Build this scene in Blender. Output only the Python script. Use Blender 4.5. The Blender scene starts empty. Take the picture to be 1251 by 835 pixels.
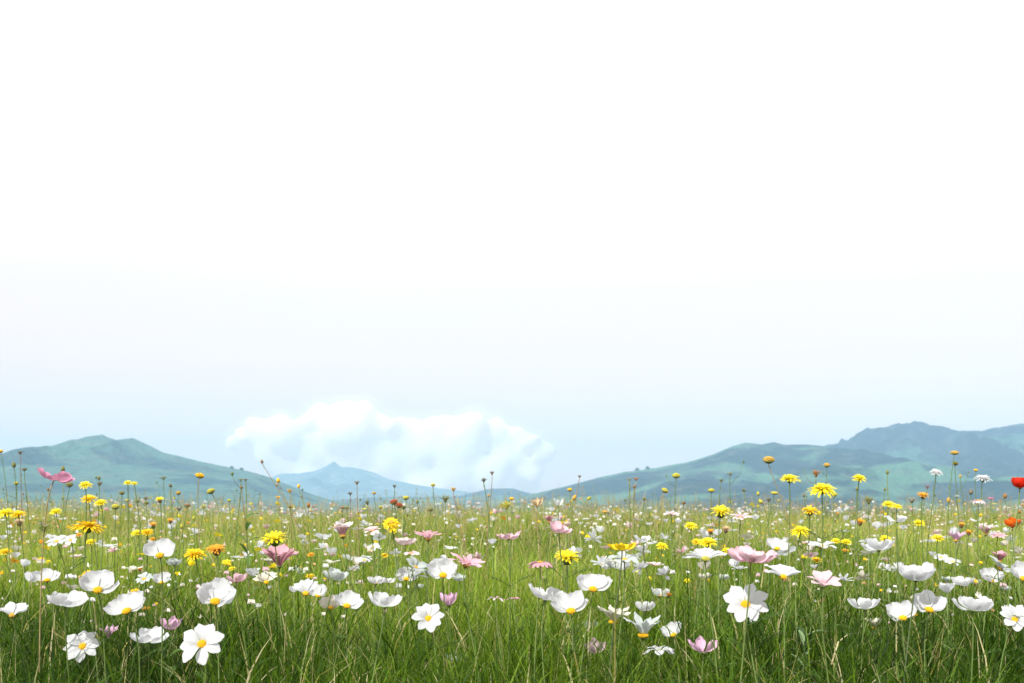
import bpy, math, random
import numpy as np
from mathutils import Vector, Matrix, Euler, Quaternion

random.seed(7)
RNG = np.random.default_rng(11)
R = math.radians
scene = bpy.context.scene
COL = scene.collection

# ------------------------------------------------------------------ camera
CAM_H = 0.75
F = 1216.0                     # focal length in photo pixels (35 mm on 36 mm, 1251 px wide)
HZ = 608.0                     # photo row of the horizon
cam_data = bpy.data.cameras.new('camera')
cam = bpy.data.objects.new('camera', cam_data)
COL.objects.link(cam)
cam_data.lens = 35.0
cam_data.sensor_width = 36.0
cam_data.shift_y = (HZ - 417.5) / 1251.0
cam_data.clip_start = 0.05
cam_data.clip_end = 30000
cam.location = (0, 0, CAM_H)
cam.rotation_euler = (R(90), 0, 0)
cam_data.dof.use_dof = True
cam_data.dof.focus_distance = 2.4
cam_data.dof.aperture_fstop = 9.0
scene.camera = cam

# ------------------------------------------------------------------ light
SUN_DIR = Vector((-0.52, -0.70, 0.90)).normalized()      # from the scene towards the sun
sun_el = math.asin(SUN_DIR.z)
sun_az = math.atan2(SUN_DIR.x, SUN_DIR.y)
world = bpy.data.worlds.new('World')
scene.world = world
world.use_nodes = True
wt = world.node_tree
wt.nodes.clear()
def wn(t, **k):
    n = wt.nodes.new(t)
    for a, b in k.items():
        setattr(n, a, b)
    return n
w_out = wn('ShaderNodeOutputWorld')
w_bg = wn('ShaderNodeBackground'); w_bg.inputs[1].default_value = 0.12
w_sky = wn('ShaderNodeTexSky', sky_type='NISHITA', sun_disc=False)
w_sky.sun_elevation = sun_el
w_sky.sun_rotation = sun_az
w_sky.altitude = 900
w_sky.air_density = 1.0
w_sky.dust_density = 1.6
w_sky.ozone_density = 1.0
# a veil of thin high cloud, thickening towards the top of the sky
w_tc = wn('ShaderNodeTexCoord')
w_sep = wn('ShaderNodeSeparateXYZ')
wt.links.new(w_tc.outputs['Generated'], w_sep.inputs[0])
w_map = wn('ShaderNodeMapping'); w_map.inputs['Scale'].default_value = (1.0, 1.0, 5.0)
wt.links.new(w_tc.outputs['Generated'], w_map.inputs[0])
w_noise = wn('ShaderNodeTexNoise'); w_noise.inputs['Scale'].default_value = 1.6; w_noise.inputs['Detail'].default_value = 4
wt.links.new(w_map.outputs[0], w_noise.inputs['Vector'])
w_add = wn('ShaderNodeMath', operation='MULTIPLY_ADD'); w_add.inputs[1].default_value = 0.10; w_add.inputs[2].default_value = -0.05
wt.links.new(w_noise.outputs[0], w_add.inputs[0])
w_sum = wn('ShaderNodeMath', operation='ADD')
wt.links.new(w_sep.outputs['Z'], w_sum.inputs[0]); wt.links.new(w_add.outputs[0], w_sum.inputs[1])
w_ramp = wn('ShaderNodeValToRGB')
cr = w_ramp.color_ramp
cr.elements[0].position = 0.0; cr.elements[0].color = (0.50, 0.50, 0.50, 1)
cr.elements[1].position = 0.34; cr.elements[1].color = (0.97, 0.97, 0.97, 1)
e = cr.elements.new(0.10); e.color = (0.56, 0.56, 0.56, 1)
e = cr.elements.new(0.17); e.color = (0.72, 0.72, 0.72, 1)
e = cr.elements.new(0.24); e.color = (0.85, 0.85, 0.85, 1)
wt.links.new(w_sum.outputs[0], w_ramp.inputs[0])
w_mix = wn('ShaderNodeMixRGB')
w_r2 = wn('ShaderNodeValToRGB')          # veil brightness: creamy near the horizon, neutral overhead
w_r2.color_ramp.elements[0].position = 0.02; w_r2.color_ramp.elements[0].color = (1.28, .74, .56, 1)
w_r2.color_ramp.elements[1].position = 0.42; w_r2.color_ramp.elements[1].color = (.84, .81, .80, 1)
_e = w_r2.color_ramp.elements.new(0.2); _e.color = (.87, .735, .66, 1)
w_sc = wn('ShaderNodeVectorMath', operation='SCALE'); w_sc.inputs['Scale'].default_value = 10.0
wt.links.new(w_sum.outputs[0], w_r2.inputs[0]); wt.links.new(w_r2.outputs[0], w_sc.inputs[0])
wt.links.new(w_sc.outputs[0], w_mix.inputs[2])
wt.links.new(w_ramp.outputs[0], w_mix.inputs[0])
wt.links.new(w_sky.outputs[0], w_mix.inputs[1])
wt.links.new(w_mix.outputs[0], w_bg.inputs[0])
wt.links.new(w_bg.outputs[0], w_out.inputs[0])

sun_data = bpy.data.lights.new('sun', 'SUN')
sun_data.energy = 4.9
sun_data.angle = R(0.5)
sun_data.color = (1.0, 0.965, 0.91)
sun = bpy.data.objects.new('sun', sun_data)
COL.objects.link(sun)
sun.rotation_euler = SUN_DIR.to_track_quat('Z', 'Y').to_euler()
sun.location = (0, 0, 30)

scene.view_settings.view_transform = 'Standard'
scene.view_settings.look = 'None'
scene.view_settings.gamma = 1.0
scene.view_settings.use_curve_mapping = False
scene.view_settings.exposure = 0.45
scene.render.engine = 'CYCLES'
cy = scene.cycles
cy.use_denoising = True
cy.denoiser = 'OPENIMAGEDENOISE'
cy.max_bounces = 6
cy.diffuse_bounces = 3
cy.transmission_bounces = 4
cy.transparent_max_bounces = 8
cy.volume_bounces = 1
cy.volume_max_steps = 64
cy.use_adaptive_sampling = True
cy.adaptive_threshold = 0.01

# ------------------------------------------------------------------ helpers
def at(px, py, d):
    """a point at distance d (metres, along y) from a place in the photo"""
    return Vector(((px - 625.5) / F * d, d, CAM_H - (py - HZ) / F * d))

_tab = RNG.random((256, 256))
def vnoise(x, y):
    xi = np.floor(x).astype(int); yi = np.floor(y).astype(int)
    fx = x - xi; fy = y - yi
    fx = fx * fx * (3 - 2 * fx); fy = fy * fy * (3 - 2 * fy)
    a = _tab[xi & 255, yi & 255]; b = _tab[(xi + 1) & 255, yi & 255]
    c = _tab[xi & 255, (yi + 1) & 255]; d = _tab[(xi + 1) & 255, (yi + 1) & 255]
    return (a * (1 - fx) + b * fx) * (1 - fy) + (c * (1 - fx) + d * fx) * fy
def fbm(x, y, o=5, g=0.5):
    s = 0; a = 1; n = 0
    for i in range(o):
        s = s + a * vnoise(x * 2 ** i + 17.3 * i, y * 2 ** i + 9.1 * i); n += a; a *= g
    return s / n
def ridged(x, y, o=5):
    s = 0; a = 1; n = 0
    for i in range(o):
        s = s + a * (1 - np.abs(2 * vnoise(x * 2 ** i + 31.7 * i, y * 2 ** i + 5.3 * i) - 1)); n += a; a *= 0.5
    return s / n

def props(o, label=None, cat=None, group=None, kind=None):
    for k, v in (('label', label), ('category', cat), ('group', group), ('kind', kind)):
        if v:
            o[k] = v
    return o

def mesh_from(name, verts, faces, mat=None, smooth=True, uvs=None):
    me = bpy.data.meshes.new(name)
    me.from_pydata([tuple(v) for v in verts], [], faces)
    if smooth:
        me.polygons.foreach_set('use_smooth', [True] * len(me.polygons))
    if uvs is not None:
        ul = me.uv_layers.new(name='UVMap')
        li = np.empty(len(me.loops), dtype=np.int32)
        me.loops.foreach_get('vertex_index', li)
        ul.data.foreach_set('uv', np.asarray(uvs, dtype=np.float32)[li].ravel())
    if mat:
        me.materials.append(mat)
    me.update()
    return me

def link(name, me, parent=None):
    o = bpy.data.objects.new(name, me)
    COL.objects.link(o)
    if parent is not None:
        o.parent = parent
    return o

def fast_mesh(name, V, loops, starts, totals, mat, colors=None, smooth=True):
    me = bpy.data.meshes.new(name)
    me.vertices.add(len(V)); me.vertices.foreach_set('co', V.astype(np.float32).ravel())
    me.loops.add(len(loops)); me.loops.foreach_set('vertex_index', loops.astype(np.int32))
    me.polygons.add(len(starts))
    me.polygons.foreach_set('loop_start', starts.astype(np.int32))
    me.polygons.foreach_set('loop_total', totals.astype(np.int32))
    me.update(calc_edges=True)
    me.polygons.foreach_set('use_smooth', np.full(len(starts), smooth))
    if colors is not None:
        a = me.color_attributes.new('tint', 'FLOAT_COLOR', 'POINT')
        a.data.foreach_set('color', colors.astype(np.float32).ravel())
    me.materials.append(mat)
    me.validate(verbose=False)
    return me

def grid_mesh(name, X, Y, Z, mat):
    ny, nx = X.shape
    V = np.stack([X, Y, Z], -1).reshape(-1, 3)
    i = np.arange(ny - 1)[:, None] * nx + np.arange(nx - 1)[None, :]
    q = np.stack([i, i + 1, i + 1 + nx, i + nx], -1).reshape(-1, 4)
    n = len(q)
    return fast_mesh(name, V, q.ravel(), np.arange(n) * 4, np.full(n, 4), mat)

# ------------------------------------------------------------------ materials
def new_mat(name):
    m = bpy.data.materials.new(name)
    m.use_nodes = True
    nt = m.node_tree
    b = nt.nodes['Principled BSDF']
    return m, nt, b

def leafy(name, color, rough=0.55, trans=0.35, tcol=None, attr=False, var=0.15, nscale=30.0, bump=0.0, spec=0.3):
    """thin plant matter: diffuse and glossy on top, light coming through"""
    m, nt, b = new_mat(name)
    out = nt.nodes['Material Output']
    L = nt.links.new
    if attr:
        c = nt.nodes.new('ShaderNodeAttribute'); c.attribute_name = 'tint'
        csock = c.outputs['Color']
    else:
        c = nt.nodes.new('ShaderNodeRGB'); c.outputs[0].default_value = (*color, 1)
        csock = c.outputs[0]
    if var > 0:
        tc = nt.nodes.new('ShaderNodeTexCoord')
        no = nt.nodes.new('ShaderNodeTexNoise'); no.inputs['Scale'].default_value = nscale; no.inputs['Detail'].default_value = 3
        L(tc.outputs['Object'], no.inputs['Vector'])
        mr = nt.nodes.new('ShaderNodeMapRange'); mr.inputs[1].default_value = .3; mr.inputs[2].default_value = .7
        mr.inputs[3].default_value = 1 - var; mr.inputs[4].default_value = 1 + var
        L(no.outputs[0], mr.inputs[0])
        mx = nt.nodes.new('ShaderNodeMixRGB'); mx.blend_type = 'MULTIPLY'; mx.inputs[0].default_value = 1
        L(csock, mx.inputs[1]); L(mr.outputs[0], mx.inputs[2])
        csock = mx.outputs[0]
        if bump:
            bp = nt.nodes.new('ShaderNodeBump'); bp.inputs['Strength'].default_value = bump; bp.inputs['Distance'].default_value = 0.002
            L(no.outputs[0], bp.inputs['Height']); L(bp.outputs[0], b.inputs['Normal'])
    L(csock, b.inputs['Base Color'])
    b.inputs['Roughness'].default_value = rough
    b.inputs['Specular IOR Level'].default_value = spec
    if trans > 0:
        tr = nt.nodes.new('ShaderNodeBsdfTranslucent')
        if tcol:
            tm = nt.nodes.new('ShaderNodeMixRGB'); tm.blend_type = 'MULTIPLY'; tm.inputs[0].default_value = 1
            tm.inputs[2].default_value = (*tcol, 1)
            L(csock, tm.inputs[1]); L(tm.outputs[0], tr.inputs[0])
        else:
            L(csock, tr.inputs[0])
        ms = nt.nodes.new('ShaderNodeMixShader'); ms.inputs[0].default_value = trans
        L(b.outputs[0], ms.inputs[1]); L(tr.outputs[0], ms.inputs[2]); L(ms.outputs[0], out.inputs[0])
    return m

def petal_mat(name, tip, base, base_at=0.25, trans=0.35, streak=0.12, edge=None):
    """petal colour runs from the claw (u=0) to the tip (u=1), with fine veins along it"""
    m, nt, b = new_mat(name)
    out = nt.nodes['Material Output']; L = nt.links.new
    uv = nt.nodes.new('ShaderNodeUVMap'); uv.uv_map = 'UVMap'
    sp = nt.nodes.new('ShaderNodeSeparateXYZ'); L(uv.outputs[0], sp.inputs[0])
    rp = nt.nodes.new('ShaderNodeValToRGB')
    rp.color_ramp.elements[0].position = 0.0; rp.color_ramp.elements[0].color = (*base, 1)
    rp.color_ramp.elements[1].position = base_at; rp.color_ramp.elements[1].color = (*tip, 1)
    if edge:
        e = rp.color_ramp.elements.new(0.95); e.color = (*edge, 1)
    L(sp.outputs[0], rp.inputs[0])
    mp = nt.nodes.new('ShaderNodeMapping'); mp.inputs['Scale'].default_value = (1.2, 26, 1)
    L(uv.outputs[0], mp.inputs[0])
    no = nt.nodes.new('ShaderNodeTexNoise'); no.inputs['Scale'].default_value = 1.0; no.inputs['Detail'].default_value = 3
    oi = nt.nodes.new('ShaderNodeObjectInfo')
    ad = nt.nodes.new('ShaderNodeVectorMath'); ad.operation = 'ADD'
    cb = nt.nodes.new('ShaderNodeCombineXYZ')
    mu = nt.nodes.new('ShaderNodeMath'); mu.operation = 'MULTIPLY'; mu.inputs[1].default_value = 40
    L(oi.outputs['Random'], mu.inputs[0]); L(mu.outputs[0], cb.inputs[0])
    L(mp.outputs[0], ad.inputs[0]); L(cb.outputs[0], ad.inputs[1]); L(ad.outputs[0], no.inputs['Vector'])
    mr = nt.nodes.new('ShaderNodeMapRange'); mr.inputs[1].default_value = .3; mr.inputs[2].default_value = .7
    mr.inputs[3].default_value = 1 - streak; mr.inputs[4].default_value = 1.0
    L(no.outputs[0], mr.inputs[0])
    mx = nt.nodes.new('ShaderNodeMixRGB'); mx.blend_type = 'MULTIPLY'; mx.inputs[0].default_value = 1
    L(rp.outputs[0], mx.inputs[1]); L(mr.outputs[0], mx.inputs[2])
    L(mx.outputs[0], b.inputs['Base Color'])
    b.inputs['Roughness'].default_value = 0.55
    b.inputs['Specular IOR Level'].default_value = 0.25
    bp = nt.nodes.new('ShaderNodeBump'); bp.inputs['Strength'].default_value = 0.6; bp.inputs['Distance'].default_value = 0.002
    L(no.outputs[0], bp.inputs['Height']); L(bp.outputs[0], b.inputs['Normal'])
    tr = nt.nodes.new('ShaderNodeBsdfTranslucent'); L(mx.outputs[0], tr.inputs[0])
    ms = nt.nodes.new('ShaderNodeMixShader'); ms.inputs[0].default_value = trans
    L(b.outputs[0], ms.inputs[1]); L(tr.outputs[0], ms.inputs[2]); L(ms.outputs[0], out.inputs[0])
    return m

M = {}
M['white'] = petal_mat('white_petal', (.83, .85, .87), (.62, .66, .36), .22, trans=.5, streak=.22)
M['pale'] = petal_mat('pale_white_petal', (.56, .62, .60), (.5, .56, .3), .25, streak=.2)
M['cream'] = petal_mat('cream_petal', (.68, .66, .56), (.55, .45, .2), .3)
M['blush'] = petal_mat('blush_petal', (.78, .56, .60), (.66, .32, .40), .5, edge=(.84, .72, .70))
M['pink'] = petal_mat('pink_petal', (.78, .44, .53), (.58, .20, .30), .4, edge=(.80, .56, .62))
M['deep_pink'] = petal_mat('deep_pink_petal', (.80, .36, .54), (.58, .22, .16), .4)
M['dusty'] = petal_mat('dusty_pink_petal', (.66, .37, .43), (.50, .20, .25), .4)
M['magenta'] = petal_mat('magenta_petal', (.74, .48, .64), (.58, .30, .46), .4)
M['mauve'] = petal_mat('mauve_petal', (.50, .38, .40), (.35, .2, .22), .4)
M['striped'] = petal_mat('striped_pink_petal', (.78, .62, .66), (.60, .28, .38), .35, streak=.35)
M['yellow'] = petal_mat('yellow_petal', (.92, .80, .03), (.84, .56, .01), .35)
M['gold'] = petal_mat('gold_petal', (.92, .66, .02), (.82, .44, .01), .35)
M['orange'] = petal_mat('orange_petal', (.84, .44, .04), (.65, .24, .02), .35)
M['straw_petal'] = petal_mat('faded_petal', (.66, .50, .30), (.45, .22, .06), .5)
M['red'] = petal_mat('red_petal', (.75, .03, .01), (.35, .01, .01), .3)
M['red_orange'] = petal_mat('red_orange_petal', (.84, .16, .01), (.6, .06, .01), .4)
M['disc'] = leafy('yellow_disc', (.80, .46, .01), .7, 0.0, var=.35, nscale=500, bump=.8)
M['disc_brown'] = leafy('ochre_disc', (.55, .36, .05), .8, 0.0, var=.4, nscale=500, bump=.8)
M['disc_orange'] = leafy('mustard_disc', (.50, .32, .06), .8, 0.0, var=.4, nscale=500, bump=.8)
M['disc_lime'] = leafy('lime_disc', (.46, .44, .06), .8, 0.0, var=.4, nscale=500, bump=.8)
M['brown'] = leafy('brown_husk', (.24, .16, .09), .8, 0.0, var=.3, nscale=400, bump=.6)
M['russet'] = leafy('russet_husk', (.34, .09, .04), .8, 0.1, var=.3, nscale=400, bump=.6)
M['grey_seed'] = leafy('grey_seed_husk', (.17, .16, .12), .85, 0.0, var=.3, nscale=400, bump=.6)
M['olive_seed'] = leafy('olive_seed_husk', (.20, .21, .07), .8, 0.1, var=.3, nscale=400, bump=.6)
M['stem'] = leafy('green_stem', (.15, .22, .06), .6, .15, var=.25, nscale=60)
M['stem_lime'] = leafy('lime_stem', (.22, .29, .06), .6, .2, var=.2, nscale=60)
M['stem_straw'] = leafy('straw_stem', (.32, .26, .12), .7, .15, var=.2, nscale=60)
M['stem_dark'] = leafy('dark_stem', (.09, .12, .05), .7, .05, var=.25, nscale=60)
M['leaf'] = leafy('green_leaf', (.10, .19, .035), .5, .35, var=.2, nscale=80)
M['leaf_blue'] = leafy('pale_green_leaf', (.20, .30, .14), .6, .3, var=.2, nscale=80)
M['grass'] = leafy('grass_blade', (0, 0, 0), .5, .56, attr=True, var=.18, nscale=9, tcol=(1.0, 1.0, .5), spec=.14)

def hill_mat(name, meadow, forest, rock, fscale, famt, rockamt=.5):
    m, nt, b = new_mat(name); L = nt.links.new
    ge = nt.nodes.new('ShaderNodeNewGeometry')
    def noise(scale, det, dist=0.0, zs=1.0):
        mp = nt.nodes.new('ShaderNodeMapping'); mp.inputs['Scale'].default_value = (1, 1, zs)
        L(ge.outputs['Position'], mp.inputs[0])
        n = nt.nodes.new('ShaderNodeTexNoise'); n.inputs['Scale'].default_value = scale
        n.inputs['Detail'].default_value = det; n.inputs['Distortion'].default_value = dist
        L(mp.outputs[0], n.inputs['Vector']); return n
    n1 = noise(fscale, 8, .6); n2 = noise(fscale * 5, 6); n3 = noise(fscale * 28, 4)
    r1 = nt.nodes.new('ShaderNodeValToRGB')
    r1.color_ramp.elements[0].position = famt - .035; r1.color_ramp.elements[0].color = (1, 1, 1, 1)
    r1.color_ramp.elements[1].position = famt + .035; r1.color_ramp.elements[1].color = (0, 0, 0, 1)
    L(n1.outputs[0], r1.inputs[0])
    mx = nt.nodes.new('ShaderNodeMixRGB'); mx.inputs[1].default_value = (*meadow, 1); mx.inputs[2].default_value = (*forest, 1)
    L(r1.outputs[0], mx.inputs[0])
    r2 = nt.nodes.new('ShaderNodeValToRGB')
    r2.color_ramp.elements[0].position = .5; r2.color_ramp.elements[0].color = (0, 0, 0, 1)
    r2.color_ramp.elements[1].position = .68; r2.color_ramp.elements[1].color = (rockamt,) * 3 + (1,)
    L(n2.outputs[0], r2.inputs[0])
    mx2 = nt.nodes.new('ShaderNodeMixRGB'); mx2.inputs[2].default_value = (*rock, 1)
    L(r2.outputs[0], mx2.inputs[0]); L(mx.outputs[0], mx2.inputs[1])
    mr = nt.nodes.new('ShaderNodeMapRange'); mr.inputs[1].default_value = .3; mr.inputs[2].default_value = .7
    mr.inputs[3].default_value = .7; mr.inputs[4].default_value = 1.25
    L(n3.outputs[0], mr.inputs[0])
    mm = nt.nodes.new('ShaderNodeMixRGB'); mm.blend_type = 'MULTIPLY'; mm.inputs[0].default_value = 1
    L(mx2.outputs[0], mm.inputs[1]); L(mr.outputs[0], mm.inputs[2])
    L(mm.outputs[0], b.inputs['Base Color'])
    b.inputs['Roughness'].default_value = .95; b.inputs['Specular IOR Level'].default_value = .1
    bp = nt.nodes.new('ShaderNodeBump'); bp.inputs['Strength'].default_value = 1.0; bp.inputs['Distance'].default_value = 26
    L(n2.outputs[0], bp.inputs['Height']); L(bp.outputs[0], b.inputs['Normal'])
    return m

# ------------------------------------------------------------------ ground sheet
def g_height(x, y):
    x = np.asarray(x, float); y = np.asarray(y, float)
    t = np.clip((y - 1.6) / 8.0, 0, 1)
    z = 0.16 * t * t * (3 - 2 * t)
    dy = np.clip(y - 13.0, 0, None)
    z = z - 30.0 * (1 - np.exp(-(dy / 85.0) ** 2))
    near = np.clip((y - 2) / 6, 0, 1)
    z = z + (0.05 + .10 * np.clip((y - 6) / 5, 0, 1)) * (fbm(x * .42 + 40, y * .35 + 40, 3) - .5) * near
    return z

ys = np.concatenate([np.linspace(-60, -2, 16), np.arange(-1.5, 30, .35), np.geomspace(31, 5900, 62)])
xs_h = np.concatenate([np.arange(0, 24, .5), np.geomspace(25, 9000, 50)])
xs = np.concatenate([-xs_h[:0:-1], xs_h])
GX, GY = np.meshgrid(xs, ys)
GZ = g_height(GX, GY)
far = np.clip((GY - 300) / 600, 0, 1)
GZ = GZ + far * (fbm(GX / 400 + 50, GY / 400 + 50, 4) - .5) * 9
m_ground = hill_mat('meadow_soil', (.075, .11, .03), (.035, .065, .02), (.12, .095, .05), .02, .45, .35)
# near the camera the same sheet shows earth and thatch between the blades
def add_soil(m):
    nt = m.node_tree; L = nt.links.new
    b = nt.nodes['Principled BSDF']
    src = b.inputs['Base Color'].links[0].from_socket
    ge = nt.nodes.new('ShaderNodeNewGeometry'); sp = nt.nodes.new('ShaderNodeSeparateXYZ')
    L(ge.outputs['Position'], sp.inputs[0])
    mr = nt.nodes.new('ShaderNodeMapRange'); mr.inputs[1].default_value = 25; mr.inputs[2].default_value = 60
    L(sp.outputs['Y'], mr.inputs[0])
    n = nt.nodes.new('ShaderNodeTexNoise'); n.inputs['Scale'].default_value = 14; n.inputs['Detail'].default_value = 8
    L(ge.outputs['Position'], n.inputs['Vector'])
    r = nt.nodes.new('ShaderNodeValToRGB')
    r.color_ramp.elements[0].position = .35; r.color_ramp.elements[0].color = (.02, .028, .01, 1)
    r.color_ramp.elements[1].position = .7; r.color_ramp.elements[1].color = (.075, .07, .03, 1)
    L(n.outputs[0], r.inputs[0])
    mx = nt.nodes.new('ShaderNodeMixRGB'); L(mr.outputs[0], mx.inputs[0]); L(r.outputs[0], mx.inputs[1]); L(src, mx.inputs[2])
    L(mx.outputs[0], b.inputs['Base Color'])
add_soil(m_ground)
ground = link('ground', grid_mesh('ground', GX, GY, GZ, m_ground))
props(ground, 'rolling meadow ground under the grass and out to the hills', 'ground', kind='structure')

# ------------------------------------------------------------------ hills
def hill(name, prof, D, depth_front, depth_back, mat, label, seed, rough=.25, step=5.0, base=-34.0, jag=0.0):
    px = np.array([p[0] for p in prof], float); py = np.array([p[1] for p in prof], float)
    wx = (px - 625.5) / F * D
    wz = CAM_H + (HZ - py) / F * D
    x = np.arange(wx[0], wx[-1], step)
    v = np.concatenate([-np.linspace(1, 0, int(depth_front / 10)) ** 1.15, np.linspace(0, 1, int(depth_back / 25))[1:]])
    X, T = np.meshgrid(x, v)
    Y = D + np.where(T < 0, T * depth_front, T * depth_back)
    a = np.abs(T)
    # the ridge line wanders as spurs run down from it
    warp = (fbm(X / 420 + seed, Y / 420 + seed, 4) - .5) * 260 * a
    P = np.interp(X + warp, wx, wz) - base
    fall = (1 - a) ** 1.25
    sp = ridged(X / 260 + seed * 2, Y / 520 + seed, 6)
    spur = (sp - .62) * rough * np.sin(np.pi * np.clip(a, 0, 1) ** .8)
    gl = ridged(X / 95 + seed * 3 + fbm(X / 200, Y / 200 + seed, 3) * 2, Y / 420 + seed, 4)
    spur = spur + (gl - .62) * rough * .55 * np.sin(np.pi * np.clip(a * 1.1, 0, 1) ** .6)
    Z = base + P * np.clip(fall + spur, -.1, .985 + .015 * (a < 1e-6)) - np.where(a > .98, 6, 0)
    Z = Z + (fbm(X / 60 + seed, Y / 60, 4) - .5) * (3 + jag * 10) * np.clip(a * 12, 0, 1)
    Z = Z + (fbm(X / 28 + seed, Y / 80, 4) - .5) * (3 + jag * 7) * np.clip(1 - a * 6, 0, 1)
    o = link(name, grid_mesh(name, X, Y, Z, mat))
    props(o, label, 'hill', kind='structure')
    return o, (X, Y, Z)

m_left = hill_mat('grassy_hillside', (.055, .125, .095), (.016, .055, .058), (.15, .15, .10), .0045, .46, .4)  # hill greens are shifted to blue: part of the haze is painted in
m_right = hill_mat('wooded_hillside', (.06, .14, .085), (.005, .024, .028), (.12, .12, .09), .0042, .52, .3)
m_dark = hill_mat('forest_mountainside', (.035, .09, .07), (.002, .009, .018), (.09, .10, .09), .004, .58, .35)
m_far = hill_mat('rocky_far_mountain', (.10, .15, .15), (.06, .10, .11), (.24, .24, .24), .002, .45, .7)  # lightened as well, so its colours carry some of the haze fade

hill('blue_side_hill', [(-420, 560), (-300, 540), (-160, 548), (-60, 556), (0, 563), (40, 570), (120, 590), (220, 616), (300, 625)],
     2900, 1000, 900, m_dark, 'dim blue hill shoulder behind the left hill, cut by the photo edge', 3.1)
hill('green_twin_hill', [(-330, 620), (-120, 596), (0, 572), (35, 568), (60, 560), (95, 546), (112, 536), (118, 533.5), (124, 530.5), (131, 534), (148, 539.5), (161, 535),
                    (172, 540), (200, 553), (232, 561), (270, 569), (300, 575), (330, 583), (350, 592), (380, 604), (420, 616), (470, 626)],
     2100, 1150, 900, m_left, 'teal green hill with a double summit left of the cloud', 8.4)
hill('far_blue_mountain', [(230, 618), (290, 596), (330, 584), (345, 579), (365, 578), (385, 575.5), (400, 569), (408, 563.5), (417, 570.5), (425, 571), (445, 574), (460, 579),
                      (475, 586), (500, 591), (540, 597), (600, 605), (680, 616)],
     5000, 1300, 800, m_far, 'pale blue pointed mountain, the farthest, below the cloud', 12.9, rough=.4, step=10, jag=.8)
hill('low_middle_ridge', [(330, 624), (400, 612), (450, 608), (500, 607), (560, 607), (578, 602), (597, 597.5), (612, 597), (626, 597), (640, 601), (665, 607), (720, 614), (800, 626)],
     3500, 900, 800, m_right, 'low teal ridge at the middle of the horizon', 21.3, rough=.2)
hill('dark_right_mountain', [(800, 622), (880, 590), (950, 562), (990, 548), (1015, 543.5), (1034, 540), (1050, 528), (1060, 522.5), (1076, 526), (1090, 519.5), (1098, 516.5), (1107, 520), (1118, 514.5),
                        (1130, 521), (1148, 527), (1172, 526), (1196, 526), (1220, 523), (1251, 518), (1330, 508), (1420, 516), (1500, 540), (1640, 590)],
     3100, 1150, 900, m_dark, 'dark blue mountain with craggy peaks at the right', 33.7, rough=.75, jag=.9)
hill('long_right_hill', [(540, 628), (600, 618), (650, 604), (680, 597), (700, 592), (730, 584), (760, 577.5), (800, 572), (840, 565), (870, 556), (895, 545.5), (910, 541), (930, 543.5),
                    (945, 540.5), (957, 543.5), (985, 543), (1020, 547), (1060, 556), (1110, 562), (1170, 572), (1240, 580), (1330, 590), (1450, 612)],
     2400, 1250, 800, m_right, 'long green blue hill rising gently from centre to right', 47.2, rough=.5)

# ------------------------------------------------------------------ haze
def box_mesh(name, lo, hi, mat):
    v = [(x, y, z) for x in (lo[0], hi[0]) for y in (lo[1], hi[1]) for z in (lo[2], hi[2])]
    f = [(0, 1, 3, 2), (4, 6, 7, 5), (0, 4, 5, 1), (2, 3, 7, 6), (0, 2, 6, 4), (1, 5, 7, 3)]
    return mesh_from(name, v, f, mat, smooth=False)
hm = bpy.data.materials.new('haze'); hm.use_nodes = True
hm.node_tree.nodes.clear()
ho = hm.node_tree.nodes.new('ShaderNodeOutputMaterial')
hv = hm.node_tree.nodes.new('ShaderNodeVolumePrincipled')
hv.inputs['Color'].default_value = (.44, .71, .95, 1)
hv.inputs['Density'].default_value = HAZE_D = 0.00026
hv.inputs['Anisotropy'].default_value = 0.0
hm.node_tree.links.new(hv.outputs[0], ho.inputs['Volume'])
haze = link('haze', box_mesh('haze', (-9100, -80, -60), (9100, 5950, 330), hm))
props(haze, 'pale blue haze that fades the far hills', 'haze', kind='stuff')

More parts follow.
